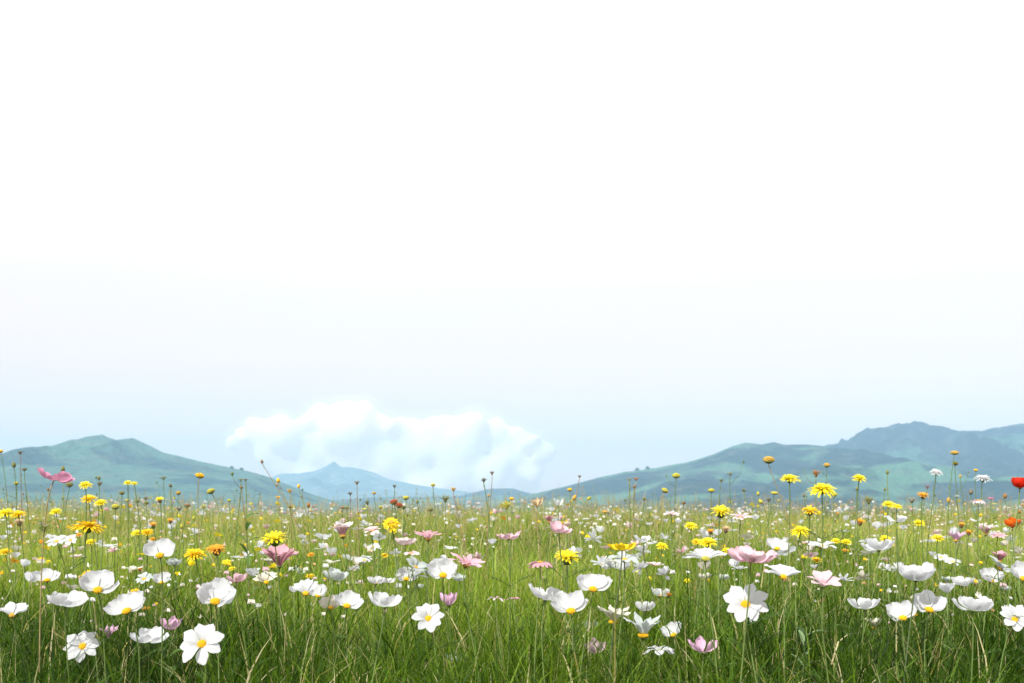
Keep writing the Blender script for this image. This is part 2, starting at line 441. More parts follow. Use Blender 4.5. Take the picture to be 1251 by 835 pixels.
# ------------------------------------------------------------------ cloud
def make_cloud():
    import bmesh
    bm = bmesh.new()
    D = 17500.0
    lumps = [  # photo x, y, radius in px
        (300, 522, 16), (325, 518, 20), (352, 523, 24), (385, 514, 22), (410, 507, 24), (432, 503, 23), (430, 520, 34), (455, 512, 22), (480, 522, 24), (505, 518, 20), (530, 515, 20),
        (548, 520, 20), (575, 518, 24), (600, 522, 22), (628, 530, 22), (650, 534, 18), (668, 540, 13), (560, 545, 34), (500, 550, 38), (440, 545, 40), (380, 545, 34), (335, 540, 24),
        (620, 552, 26), (560, 570, 32), (500, 578, 32), (440, 572, 32), (600, 572, 26), (650, 556, 16), (290, 530, 12), (400, 565, 26), (350, 558, 20), (420, 590, 34), (470, 596, 34), (520, 598, 34), (565, 594, 30), (380, 580, 24), (610, 588, 24), (640, 576, 22), (540, 560, 30), (470, 560, 34)]
    rr = random.Random(5)
    for (px, py, r) in lumps:
        for k in range(4):
            q = r * (1.0 if k == 0 else rr.uniform(.35, .6))
            ox, oy = (0, 0) if k == 0 else (rr.uniform(-.8, .8) * r, -rr.uniform(.2, .8) * r)
            c = at(px + ox, py + 13 + oy, D)
            c.y += rr.uniform(-300, 300)
            bmesh.ops.create_icosphere(bm, subdivisions=3, radius=q / F * D, matrix=Matrix.Translation(c))
    me = bpy.data.meshes.new('cloud'); bm.to_mesh(me); bm.free()
    o = link('cloud', me)
    md = o.modifiers.new('r', 'REMESH'); md.mode = 'VOXEL'; md.voxel_size = 36
    md3 = o.modifiers.new('s', 'SMOOTH'); md3.iterations = 40; md3.factor = .7
    tx = bpy.data.textures.new('billow', 'CLOUDS'); tx.noise_scale = 360; tx.noise_depth = 3
    md2 = o.modifiers.new('d', 'DISPLACE'); md2.texture = tx; md2.strength = 60; md2.mid_level = .5; md2.texture_coords = 'GLOBAL'
    cm, nt, b = new_mat('cloud_vapour'); L = nt.links.new
    b.inputs['Base Color'].default_value = (.99, .96, .92, 1); b.inputs['Roughness'].default_value = 1
    b.inputs['Specular IOR Level'].default_value = 0
    tr = nt.nodes.new('ShaderNodeBsdfTranslucent'); tr.inputs[0].default_value = (.99, .96, .92, 1)
    ms = nt.nodes.new('ShaderNodeMixShader'); ms.inputs[0].default_value = .45
    L(b.outputs[0], ms.inputs[1]); L(tr.outputs[0], ms.inputs[2]); L(ms.outputs[0], nt.nodes['Material Output'].inputs[0])
    me.materials.append(cm)
    props(o, 'long soft white cumulus cloud low above the far mountain', 'cloud', kind='stuff')
    # the thin vapour round it
    vm = bpy.data.materials.new('thin_vapour'); vm.use_nodes = True; vm.node_tree.nodes.clear()
    co = vm.node_tree.nodes.new('ShaderNodeOutputMaterial'); cv = vm.node_tree.nodes.new('ShaderNodeVolumePrincipled')
    cv.inputs['Color'].default_value = (1, 1, 1, 1); cv.inputs['Density'].default_value = 0.0004
    vm.node_tree.links.new(cv.outputs[0], co.inputs['Volume'])
    me2 = me.copy(); me2.materials.clear(); me2.materials.append(vm)
    v = link('vapour', me2, o)
    m1 = v.modifiers.new('r', 'REMESH'); m1.mode = 'VOXEL'; m1.voxel_size = 60
    m3 = v.modifiers.new('s', 'SMOOTH'); m3.iterations = 10; m3.factor = .6
    m2 = v.modifiers.new('d', 'DISPLACE'); m2.strength = 130; m2.mid_level = 0; m2.direction = 'NORMAL'
    m4 = v.modifiers.new('e', 'DISPLACE'); m4.texture = tx; m4.strength = 160; m4.mid_level = .5; m4.texture_coords = 'GLOBAL'
make_cloud()

# ------------------------------------------------------------------ grass
def smooth_noise(x, y, s, o=3, seed=0.0):
    return fbm(x * s + seed + 60, y * s + seed + 60, o)

def blades(N, y0, y1, L0, L1, w0, w1, seed, straw=0.1, lean=.35, bend=.5, margin=1.2, clump=.5, tall=0.0, tiller=.6):
    """N grass blades spread over the strip y0..y1: seven vertices each"""
    rg = np.random.default_rng(seed)
    out = []
    need = N
    while need > 0:
        n = int(need * 1.6) + 64
        y = y0 + (y1 - y0) * rg.random(n)
        half = .56 * np.clip(y, 0, None) + margin
        hm_ = .56 * y1 + margin
        x = (rg.random(n) * 2 - 1) * hm_
        ok = np.abs(x) < half
        c = smooth_noise(x, y, 5.0, 2, seed)
        ok &= rg.random(n) < (1 - clump) + clump * np.clip((c - .3) * 2.6, 0, 1.2)
        out.append(np.stack([x[ok], y[ok]], 1)); need -= ok.sum()
    p = np.concatenate(out)[:N]
    x, y = p[:, 0], p[:, 1]
    z = g_height(x, y)
    h = smooth_noise(x, y, 1.3, 3, 5.0)
    stand = np.clip((fbm(x * .55 + 11, y * .30 + 7, 3) - .42) * 3.2, 0, 1) * np.clip((y - 6.5) / 3, 0, 1)
    L = (L0 + (L1 - L0) * rg.random(N) ** 1.2) * (.72 + .56 * h)
    L = L * (1 + .62 * stand * rg.random(N))
    if tall:
        L = L * (1 + tall * (rg.random(N) < .08))
    off = np.zeros(N)
    if tiller:
        up = rg.random(N) < tiller          # leaves that leave their stalk higher up
        off = np.where(up, (.05 + .27 * rg.random(N)) * (.72 + .56 * h), 0)
        L = np.where(up, .07 + .15 * rg.random(N), L)
    tf = trim(x, y, z + off + L, rg)
    L = L * tf; z = z + off * tf
    th = rg.random(N) * 2 * np.pi
    dirx, diry = np.cos(th), np.sin(th)
    face = th + np.pi / 2 + rg.normal(0, .5, N)
    fx, fy = np.cos(face), np.sin(face)
    w = w0 + (w1 - w0) * rg.random(N)
    ln = np.abs(rg.normal(0, lean, N)); bd = np.abs(rg.normal(0, bend, N))
    ln = np.where(off > 0, ln + rg.random(N) * .7, ln); bd = np.where(off > 0, bd + rg.random(N) * .5, bd)
    V = np.zeros((N, 7, 3))
    ts = [0, .36, .70, 1.0]
    ws = [.85, 1.0, .62, 0]
    for k, t in enumerate(ts):
        ang = ln + bd * t
        hor = L * t * np.sin(np.clip(ln * .6 + bd * t * .75, 0, 1.45))
        ver = L * t * np.cos(np.clip(ln * .6 + bd * t * .6, 0, 1.45))
        cx = x + dirx * hor; cy_ = y + diry * hor; cz = z - .02 * (k == 0) + ver
        if k < 3:
            V[:, 2 * k] = np.stack([cx - fx * w * ws[k] / 2, cy_ - fy * w * ws[k] / 2, cz], 1)
            V[:, 2 * k + 1] = np.stack([cx + fx * w * ws[k] / 2, cy_ + fy * w * ws[k] / 2, cz], 1)
        else:
            V[:, 6] = np.stack([cx, cy_, cz], 1)
    # per blade colour: drier at the back, with shaded foreground and glowing patches painted in
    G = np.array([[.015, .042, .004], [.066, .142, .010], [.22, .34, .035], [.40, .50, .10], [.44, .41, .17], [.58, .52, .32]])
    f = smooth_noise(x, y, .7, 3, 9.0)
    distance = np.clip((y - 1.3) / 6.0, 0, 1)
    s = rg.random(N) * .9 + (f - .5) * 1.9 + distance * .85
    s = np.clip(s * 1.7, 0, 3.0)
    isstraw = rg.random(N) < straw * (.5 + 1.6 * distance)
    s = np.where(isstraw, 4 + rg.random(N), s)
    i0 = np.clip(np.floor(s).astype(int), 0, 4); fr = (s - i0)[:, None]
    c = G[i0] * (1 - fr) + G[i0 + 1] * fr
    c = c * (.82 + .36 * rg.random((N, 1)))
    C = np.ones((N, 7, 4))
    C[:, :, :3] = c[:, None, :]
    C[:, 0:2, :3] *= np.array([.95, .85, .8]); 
    base = (np.arange(N) * 7)[:, None]
    lp = (base + np.array([0, 1, 3, 2, 2, 3, 5, 4, 4, 5, 6])[None]).ravel()
    st = (np.arange(N)[:, None] * 11 + np.array([0, 4, 8])[None]).ravel()
    to = np.tile([4, 4, 3], N)
    return V.reshape(-1, 3), lp, st, to, C.reshape(-1, 4)

TRIM = []          # (x, y, z) of flower heads standing low in the grass: blades just in front of them are short
def trim(x, y, ztop, rg):
    f = np.ones(len(x))
    for (hx, hy, hz, r) in TRIM:
        m = (y < hy + .02) & (y > hy - .75)
        if not m.any():
            continue
        t = y[m] / hy
        cxx = hx * t; sight = CAM_H + (hz - r * .9 - CAM_H) * t
        near = np.abs(x[m] - cxx) < r * 1.15
        g = 0.02
        over = near & (ztop[m] > sight)
        lim = np.clip((sight - .03) / np.maximum(ztop[m], .05), .35, 1)
        keep = rg.random(len(t)) < .06
        fm = f[m]; fm = np.where(over & ~keep, np.minimum(fm, lim), fm); f[m] = fm
    return f

def merge(parts):
    V, Lp, S, T, C = [], [], [], [], []
    nv = nl = 0
    for (v, l, s, t, c) in parts:
        V.append(v); Lp.append(l + nv); S.append(s + nl); T.append(t); C.append(c)
        nv += len(v); nl += len(l)
    return map(np.concatenate, (V, Lp, S, T, C))

def build_grass():
    P = []
    P.append(blades(2500, -1.6, .7, .22, .42, .003, .006, 1))
    P.append(blades(22000, .7, 1.5, .24, .46, .0025, .0055, 2, straw=.06))
    P.append(blades(60000, 1.5, 3.0, .24, .46, .0022, .005, 3, straw=.08))
    P.append(blades(95000, 3.0, 6.0, .24, .45, .0025, .005, 4, straw=.09))
    P.append(blades(120000, 6.0, 13.0, .24, .46, .003, .007, 5, straw=.15))
    P.append(blades(40000, 13.0, 24.0, .24, .44, .006, .011, 6, straw=.18))
    # broad leaves low down and a few long arching blades
    P.append(blades(4200, 1.0, 4.0, .18, .38, .009, .016, 7, straw=.0, lean=.6, bend=.8, tiller=0))
    P.append(blades(700, 1.3, 5.0, .46, .60, .003, .006, 8, straw=.08, lean=.22, bend=.5, tiller=0))
    P.append(blades(1600, 4.0, 14.0, .46, .66, .003, .006, 9, straw=.5, lean=.2, bend=.4, tiller=0))
    V, Lp, S, T, C = merge(P)
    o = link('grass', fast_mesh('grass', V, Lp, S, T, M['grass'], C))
    props(o, 'dense fresh green meadow grass, yellower and drier towards the back', 'grass', kind='stuff')

def build_culms():
    """flowering grass stalks with loose straw-coloured panicles"""
    rg = np.random.default_rng(77)
    parts = []
    N = 4600
    y = 3.2 + 14.0 * rg.random(N) ** .72
    y[2600:] = 6.5 + 8.5 * rg.random(2000)
    x = (rg.random(N) * 2 - 1) * (.56 * y + .8)
    z = g_height(x, y)
    L = .42 + .17 * rg.random(N) + .13 * rg.random(N) * (rg.random(N) < .45) * np.clip((y - 3) / 4, 0, 1)
    L[2600:] = .46 + .20 * rg.random(2000) ** 1.4 * (.4 + 1.1 * fbm(x[2600:] * .6 + 9, y[2600:] * .4, 3))
    az = rg.random(N) * 6.283; ln = np.abs(rg.normal(0, .13, N))
    V = []; Lp = []; C = []; nv = 0; S = []; T = []
    nl = 0
    def quad(a, b, w, col):
        nonlocal nv, nl
        d = b - a
        s = np.cross(d, rg.normal(size=3)); s /= (np.linalg.norm(s) + 1e-9); s = s * w / 2
        V.extend([a - s, a + s, b + s * .7, b - s * .7]); Lp.extend([nv, nv + 1, nv + 2, nv + 3]); C.extend([col] * 4)
        S.append(nl); T.append(4); nv += 4; nl += 4
    for i in range(N):
        p0 = np.array([x[i], y[i], z[i]]); dr = np.array([math.cos(az[i]) * math.sin(ln[i]), math.sin(az[i]) * math.sin(ln[i]), math.cos(ln[i])])
        sw = .0012 + .00012 * y[i]
        k = rg.random()
        col = np.array([.30, .30, .12, 1]) * (1 - k) + np.array([.48, .38, .22, 1]) * k
        if rg.random() < .25: col = np.array([.14, .20, .06, 1])
        p = p0; bend = rg.normal(0, .12, 3); bend[2] = 0
        pts = []
        for q in range(5):
            pts.append(p); p = p + dr * L[i] / 5; dr = dr + bend * .35; dr /= np.linalg.norm(dr)
        pts.append(p)
        for a, b in zip(pts[:-1], pts[1:]): quad(a, b, sw, col)
        hd = pts[-1]; pl = .035 + .05 * rg.random()
        if rg.random() < .9:
            for q in range(int(9 + 10 * rg.random())):
                t = rg.random(); o_ = pts[-2] + (hd - pts[-2]) * t
                dv = rg.normal(size=3); dv[2] = abs(dv[2]) + .8; dv /= np.linalg.norm(dv)
                e = o_ + dv * pl * .35 * (1.2 - t)
                quad(e, e + dv * (.005 + .003 * rg.random()), .0022 + .0002 * y[i], col * np.array([1.15, 1.0, .95, 1]))
    V = np.array(V); C = np.array(C)
    C[:, 3] = 1
    o = link('seed_grass', fast_mesh('seed_grass', V, np.array(Lp), np.array(S), np.array(T), M['grass'], C, smooth=False))
    props(o, 'thin straw coloured flowering grass stalks standing above the meadow', 'grass', kind='stuff')

def build_specks():
    rg = np.random.default_rng(5)
    N = 2700
    y = 3.0 + 12.0 * rg.random(N) ** 1.15
    x = (rg.random(N) * 2 - 1) * (.56 * y + .6)
    c = smooth_noise(x, y, .8, 3, 30.0)
    ok = (c > .38) & ~((np.abs(x / y * F - 20) < 60) & (y < 6) & (rg.random(N) < .8))
    x, y = x[ok], y[ok]; n = len(x)
    z = g_height(x, y) + .33 + .17 * rg.random(n)
    pal = np.array([[.85, .86, .86], [.80, .76, .66], [.78, .58, .62], [.82, .60, .03], [.66, .44, .22], [.6, .5, .36]])
    pick = rg.choice(6, n, p=[.34, .22, .13, .13, .08, .10])
    V = np.zeros((n, 8, 3)); s = .004 + .008 * rg.random(n) ** 1.5 + .0005 * y
    for k in range(4):                      # four petals: two crossed bent sheets
        an = rg.random(n) * .4 + k * np.pi / 2
    a0 = rg.random(n) * 6.283
    for k in range(4):
        an = a0 + k * np.pi / 2
        V[:, k] = np.stack([x + np.cos(an) * s, y + np.sin(an) * s, z + s * .5 * (k % 2)], 1)
        ca, sa = np.cos(a0), np.sin(a0)
        u = (-s, s, s * .8, -s * .8)[k]; w = (-.2 * s, -.1 * s, s * 1.1, s * .9)[k]
        V[:, 4 + k] = np.stack([x + ca * u, y + sa * u, z + w], 1)
    C = np.ones((n, 8, 4)); C[:, :, :3] = (pal[pick] * (.85 + .2 * rg.random((n, 1))))[:, None]
    lp = np.arange(n * 8); st = np.arange(n * 2) * 4; to = np.full(n * 2, 4)
    o = link('tiny_blossoms', fast_mesh('tiny_blossoms', V.reshape(-1, 3), lp, st, to, M['speck'], C.reshape(-1, 4), smooth=False))
    props(o, 'countless tiny white, cream, pink and yellow blossoms in the far grass', 'flowers', kind='stuff')

# ------------------------------------------------------------------ flower parts
def petal_mesh(name, mat, L=1.0, W=.7, notch=3, cupw=.18, curl=.12, claw=.15, seed=0, nu=11, nv=9, point=0.0, nd=.022, arch=.16):
    """a petal along +x from 0 to L, its inner face up: notched tip, pleats along it"""
    rr = random.Random(seed)
    vs, uv = [], []
    ph = rr.uniform(-.5, .5)
    sk = rr.uniform(-.06, .06)
    for i in range(nu):
        u = i / (nu - 1)
        prof = claw + (1 - claw) * math.sin(min(1, u / .74) * math.pi / 2) ** 1.25
        if u > .74:
            q = (u - .74) / .26
            prof *= (1 - .34 * q ** 2.4) * (1 - point * q ** 1.3)
        for j in range(nv):
            v = j / (nv - 1) * 2 - 1
            y = v * prof * W / 2
            ext = 1 - .17 * abs(v) ** 2.6 * u ** 3
            ext += nd * (math.cos(v * 2 * math.pi * notch / 3 + ph) + .4 * math.sin(v * 9 + ph * 5)) * (u ** 6)
            x = L * u * ext
            z = cupw * W * (v * v) * prof * .5 + .018 * math.cos(v * math.pi * 2.5 + ph) * u
            z += curl * (-(u ** 2.2)) * L + arch * math.sin(u * math.pi) * L * .5
            z += rr.uniform(-.006, .006) + sk * u * v
            vs.append((x, y, z)); uv.append((u, (v + 1) / 2))
    fs = [(i * nv + j, i * nv + j + 1, (i + 1) * nv + j + 1, (i + 1) * nv + j) for i in range(nu - 1) for j in range(nv - 1)]
    return mesh_from(name, vs, fs, mat, uvs=uv)

def disc_mesh(name, mat, r=.16, h=.09, seed=0, n=80, fl=.030):
    """the packed florets of a flower's centre: a low dome covered in small knobs"""
    rr = random.Random(seed)
    vs, fs = [], []
    def blob(c, rad, axis):
        b = len(vs)
        a = axis.normalized(); t = a.orthogonal().normalized(); s = a.cross(t)
        for k in range(5):
            an = k / 5 * 6.283
            vs.append(c + (t * math.cos(an) + s * math.sin(an)) * rad)
        for k in range(5):
            an = (k + .5) / 5 * 6.283
            vs.append(c + a * rad * .9 + (t * math.cos(an) + s * math.sin(an)) * rad * .75)
        vs.append(c + a * rad * 1.5)
        for k in range(5):
            fs.append((b + k, b + (k + 1) % 5, b + 5 + k)); fs.append((b + (k + 1) % 5, b + 5 + (k + 1) % 5, b + 5 + k))
            fs.append((b + 5 + k, b + 5 + (k + 1) % 5, b + 10))
    # body
    b0 = len(vs); rings = 5; seg = 14
    for i in range(rings + 1):
        ph = i / rings * math.pi / 2
        for k in range(seg):
            an = k / seg * 6.283
            vs.append(Vector((r * math.cos(ph) * math.cos(an), r * math.cos(ph) * math.sin(an), h * math.sin(ph) - .02)))
    for i in range(rings):
        for k in range(seg):
            fs.append((b0 + i * seg + k, b0 + i * seg + (k + 1) % seg, b0 + (i + 1) * seg + (k + 1) % seg, b0 + (i + 1) * seg + k))
    fs.append(tuple(b0 + k for k in reversed(range(seg))))
    for i in range(n):
        t = (i + .5) / n; rad = math.sqrt(t); an = i * 2.39996
        ph = math.acos(min(.999, rad))
        c = Vector((r * rad * math.cos(an), r * rad * math.sin(an), h * math.sin(ph) - .01))
        nrm = Vector((c.x / r * .8, c.y / r * .8, .9))
        blob(c, fl * rr.uniform(.7, 1.25), nrm + Vector((rr.uniform(-.25, .25), rr.uniform(-.25, .25), 0)))
    return mesh_from(name, vs, fs, mat)

def lathe(prof, seg=12, vs=None, fs=None, M4=None, cap=True):
    vs = [] if vs is None else vs; fs = [] if fs is None else fs
    b = len(vs)
    for (r, z) in prof:
        for k in range(seg):
            an = k / seg * 2 * math.pi
            p = Vector((r * math.cos(an), r * math.sin(an), z))
            vs.append(M4 @ p if M4 else p)
    for i in range(len(prof) - 1):
        for k in range(seg):
            fs.append((b + i * seg + k, b + i * seg + (k + 1) % seg, b + (i + 1) * seg + (k + 1) % seg, b + (i + 1) * seg + k))
    if cap:
        fs.append(tuple(b + k for k in reversed(range(seg))))
        fs.append(tuple(b + (len(prof) - 1) * seg + k for k in range(seg)))
    return vs, fs

def calyx_mesh(name, mat, r=.11, h=.13, n=8, bl=.17, seed=0):
    """green cup under the head with pointed bracts spreading from it"""
    rr = random.Random(seed)
    vs, fs = lathe([(.02, -h), (r * .6, -h * .9), (r, -h * .45), (r * 1.02, -.01), (r * .8, .0)], 12)
    for i in range(n):
        an = i / n * 6.283 + rr.uniform(-.1, .1)
        d = Vector((math.cos(an), math.sin(an), 0)); s = Vector((-math.sin(an), math.cos(an), 0))
        b = len(vs)
        dr = rr.uniform(-.35, .25)
        a = d * r * .9 + Vector((0, 0, -h * .35)); m = d * (r + bl * .5) + Vector((0, 0, -h * .30 + dr * bl * .5)); t = d * (r + bl) + Vector((0, 0, -h * .3 + dr * bl))
        up = Vector((0, 0, .012))
        vs += [a - s * .03, a + s * .03, m + s * .022, t, m - s * .022, m + up]
        fs += [(b, b + 1, b + 2, b + 5), (b, b + 5, b + 4), (b + 5, b + 2, b + 3), (b + 5, b + 3, b + 4)]
    return mesh_from(name, vs, fs, mat)

def ray_head_mesh(name, mat, layers, W=.16, seed=0, tooth=True):
    """many narrow ray petals in layers, one mesh: layers = [(count, length, angle up in degrees, base radius)]"""
    rr = random.Random(seed)
    vs, fs, uv = [], [], []
    for (n, Ln, up, r0) in layers:
        off = rr.random()
        for i in range(n):
            an = (i + off + rr.uniform(-.25, .25)) / n * 6.283
            u0 = R(up + rr.uniform(-9, 9)); ln = Ln * rr.uniform(.82, 1.08)
            d = Vector((math.cos(an), math.sin(an), 0)); s = Vector((-math.sin(an), math.cos(an), 0))
            tw = rr.uniform(-.35, .35)
            b = len(vs)
            K = 5
            for k in range(K):
                t = k / (K - 1)
                ang = u0 - t * .45
                c = d * (r0 + ln * t * math.cos(ang)) + Vector((0, 0, ln * t * math.sin(ang)))
                w = W * (.45, .85, 1.0, .95, .55)[k] / 2
                sw = s * math.cos(tw * t) + Vector((0, 0, math.sin(tw * t)))
                cup = Vector((0, 0, w * .35))
                tl = ln * (.03 if k == K - 1 else 0)
                vs += [c - sw * w + cup, c + d * tl, c + sw * w + cup]
                uv += [(t, 0), (t, .5), (t, 1)]
            for k in range(K - 1):
                q = b + k * 3
                fs += [(q, q + 1, q + 4, q + 3), (q + 1, q + 2, q + 5, q + 4)]
    return mesh_from(name, vs, fs, mat, uvs=uv)

def tuft_mesh(name, mat, n=26, r=.5, up=60, seed=0, w=.07):
    """a dry seed head: a flared bundle of pointed husks over a small cup"""
    rr = random.Random(seed)
    vs, fs = lathe([(.05, -.55), (.22, -.35), (.34, -.05), (.30, .12), (.1, .2)], 9)
    for i in range(n):
        an = i * 2.4; el = R(up + rr.uniform(-28, 28)); ln = r * rr.uniform(.75, 1.2)
        d = Vector((math.cos(an) * math.cos(el), math.sin(an) * math.cos(el), math.sin(el)))
        a = Vector((math.cos(an) * .22, math.sin(an) * .22, -.05)); s = d.orthogonal().normalized() * w; t = d.cross(s).normalized() * w
        b = len(vs)
        m = a + d * ln * .7
        vs += [a + s * .6, a - s * .3 + t * .5, a - s * .3 - t * .5, m + s, m - s * .5 + t * .9, m - s * .5 - t * .9, a + d * ln * 1.05]
        fs += [(b, b + 1, b + 4, b + 3), (b + 1, b + 2, b + 5, b + 4), (b + 2, b, b + 3, b + 5), (b + 3, b + 4, b + 6), (b + 4, b + 5, b + 6), (b + 5, b + 3, b + 6)]
    return mesh_from(name, vs, fs, mat)

def tube(name, pts, r0, r1, mat, seg=6, vs=None, fs=None, build=True):
    vs = [] if vs is None else vs; fs = [] if fs is None else fs
    b = len(vs); n = len(pts)
    prev = Vector((1, 0, 0))
    for i, p in enumerate(pts):
        t = (pts[min(i + 1, n - 1)] - pts[max(i - 1, 0)]).normalized()
        s = (prev - t * prev.dot(t)).normalized(); prev = s
        u = t.cross(s)
        r = r0 + (r1 - r0) * i / (n - 1)
        for k in range(seg):
            an = k / seg * 6.283
            vs.append(p + (s * math.cos(an) + u * math.sin(an)) * r)
    for i in range(n - 1):
        for k in range(seg):
            fs.append((b + i * seg + k, b + i * seg + (k + 1) % seg, b + (i + 1) * seg + (k + 1) % seg, b + (i + 1) * seg + k))
    fs.append(tuple(b + k for k in reversed(range(seg)))); fs.append(tuple(b + (n - 1) * seg + k for k in range(seg)))
    return mesh_from(name, vs, fs, mat) if build else (vs, fs)

def bez(p0, p1, p2, p3, n=12):
    r = []
    for i in range(n + 1):
        t = i / n
        r.append(p0 * (1 - t) ** 3 + p1 * 3 * t * (1 - t) ** 2 + p2 * 3 * t * t * (1 - t) + p3 * t ** 3)
    return r

def leaf_mesh(name, mat, p, an, rr):
    """one feathery divided leaf growing from the stem"""
    vs, fs = [], []
    d = Vector((math.cos(an), math.sin(an), rr.uniform(.5, 1.1))).normalized()
    ln = rr.uniform(.05, .09)
    pts = [p + d * ln * t + Vector((0, 0, -.018 * t * t)) for t in (0, .33, .66, 1)]
    tube('', pts, .0010, .0005, None, 3, vs, fs, False)
    for t in (.33, .5, .66, .85):
        k = t * 3; i = min(2, int(k)); c = pts[i].lerp(pts[i + 1], k - i)
        for s2 in (-1, 1):
            dd = (d + Vector((-math.sin(an), math.cos(an), 0)) * s2 * .9).normalized()
            e = c + dd * ln * .38 * (1.2 - t)
            tube('', [c, (c + e) / 2 + Vector((0, 0, .002)), e], .0008, .0003, None, 3, vs, fs, False)
    return mesh_from(name, vs, fs, mat)

_cache = {}
def cached(key, fn):
    if key not in _cache:
        _cache[key] = fn()
    return _cache[key]

def frame(axis, spin=0.0):
    """rotation whose z is the head's axis and whose y points away from the camera"""
    z = axis.normalized()
    y = Vector((0, 1, 0)); y = (y - z * y.dot(z))
    if y.length < .05: y = Vector((0, 0, 1)) - z * z.z
    y.normalize(); x = y.cross(z)
    m = Matrix((x, y, z)).transposed()
    return m @ Matrix.Rotation(spin, 3, 'Z')

def place(o, pos, rot3, scale):
    o.location = pos
    o.rotation_euler = rot3.to_euler()
    o.scale = (scale,) * 3 if not hasattr(scale, '__len__') else scale

USED_LABELS = {}
def root_for(name, head, rr, lean=None):
    """Empty on the ground under the flower; the stem rises from it to the head"""
    ln = lean if lean is not None else rr.uniform(-.06, .06)
    bx = head.x + ln; by = head.y + rr.uniform(-.02, .06)
    gz = float(g_height(bx, by))
    o = bpy.data.objects.new(name, None); COL.objects.link(o)
    o.location = (bx, by, gz); o.empty_display_size = .05
    return o

def add_stem(root, head, axis, rr, r=.0013, mat='stem', name='stem', twig=False, leaves=True, neck=.05):
    h = head - Vector(root.location)
    L = h.length
    a = axis.normalized()
    p2 = h - a * min(neck * 1.6, L * .3)
    p1 = Vector((rr.uniform(-.06, .06), rr.uniform(-.03, .03), L * .5))
    p2 = p2 + Vector((rr.uniform(-.012, .012), 0, 0))
    path = bez(Vector((0, 0, -.01)), p1, p2, h - a * .001, 14)
    vs, fs = tube('', path, r * 1.35, r, None, 6, None, None, False)
    if twig:
        for q in rr.sample(range(7, 13), rr.choice([0, 1, 1, 2])):
            an = rr.uniform(0, 6.283); p = path[q]; ln = rr.uniform(.02, .07)
            e = p + Vector((math.cos(an) * ln, math.sin(an) * ln * .5, ln * rr.uniform(.6, 1.5)))
            mid = (p + e) / 2 + Vector((math.cos(an) * ln * .2, 0, -ln * .1))
            tube('', [p, mid, e], r * .7, r * .5, None, 5, vs, fs, False)
            k = rr.uniform(1.6, 3.2) * r
            lathe([(k * .3, -k), (k, 0), (k * .8, k), (k * .2, k * 1.9)], 6, vs, fs, Matrix.Translation(e))
    s = link(name, mesh_from(name, vs, fs, M[mat]), root)
    if leaves:
        for q in (.55, .72):
            an = rr.uniform(0, 6.283)
            for g in (0, math.pi):
                if rr.random() < .75:
                    link('leaf', leaf_mesh('leaf', M['leaf'], path[int(q * 14)], an + g, rr), root)
    return path

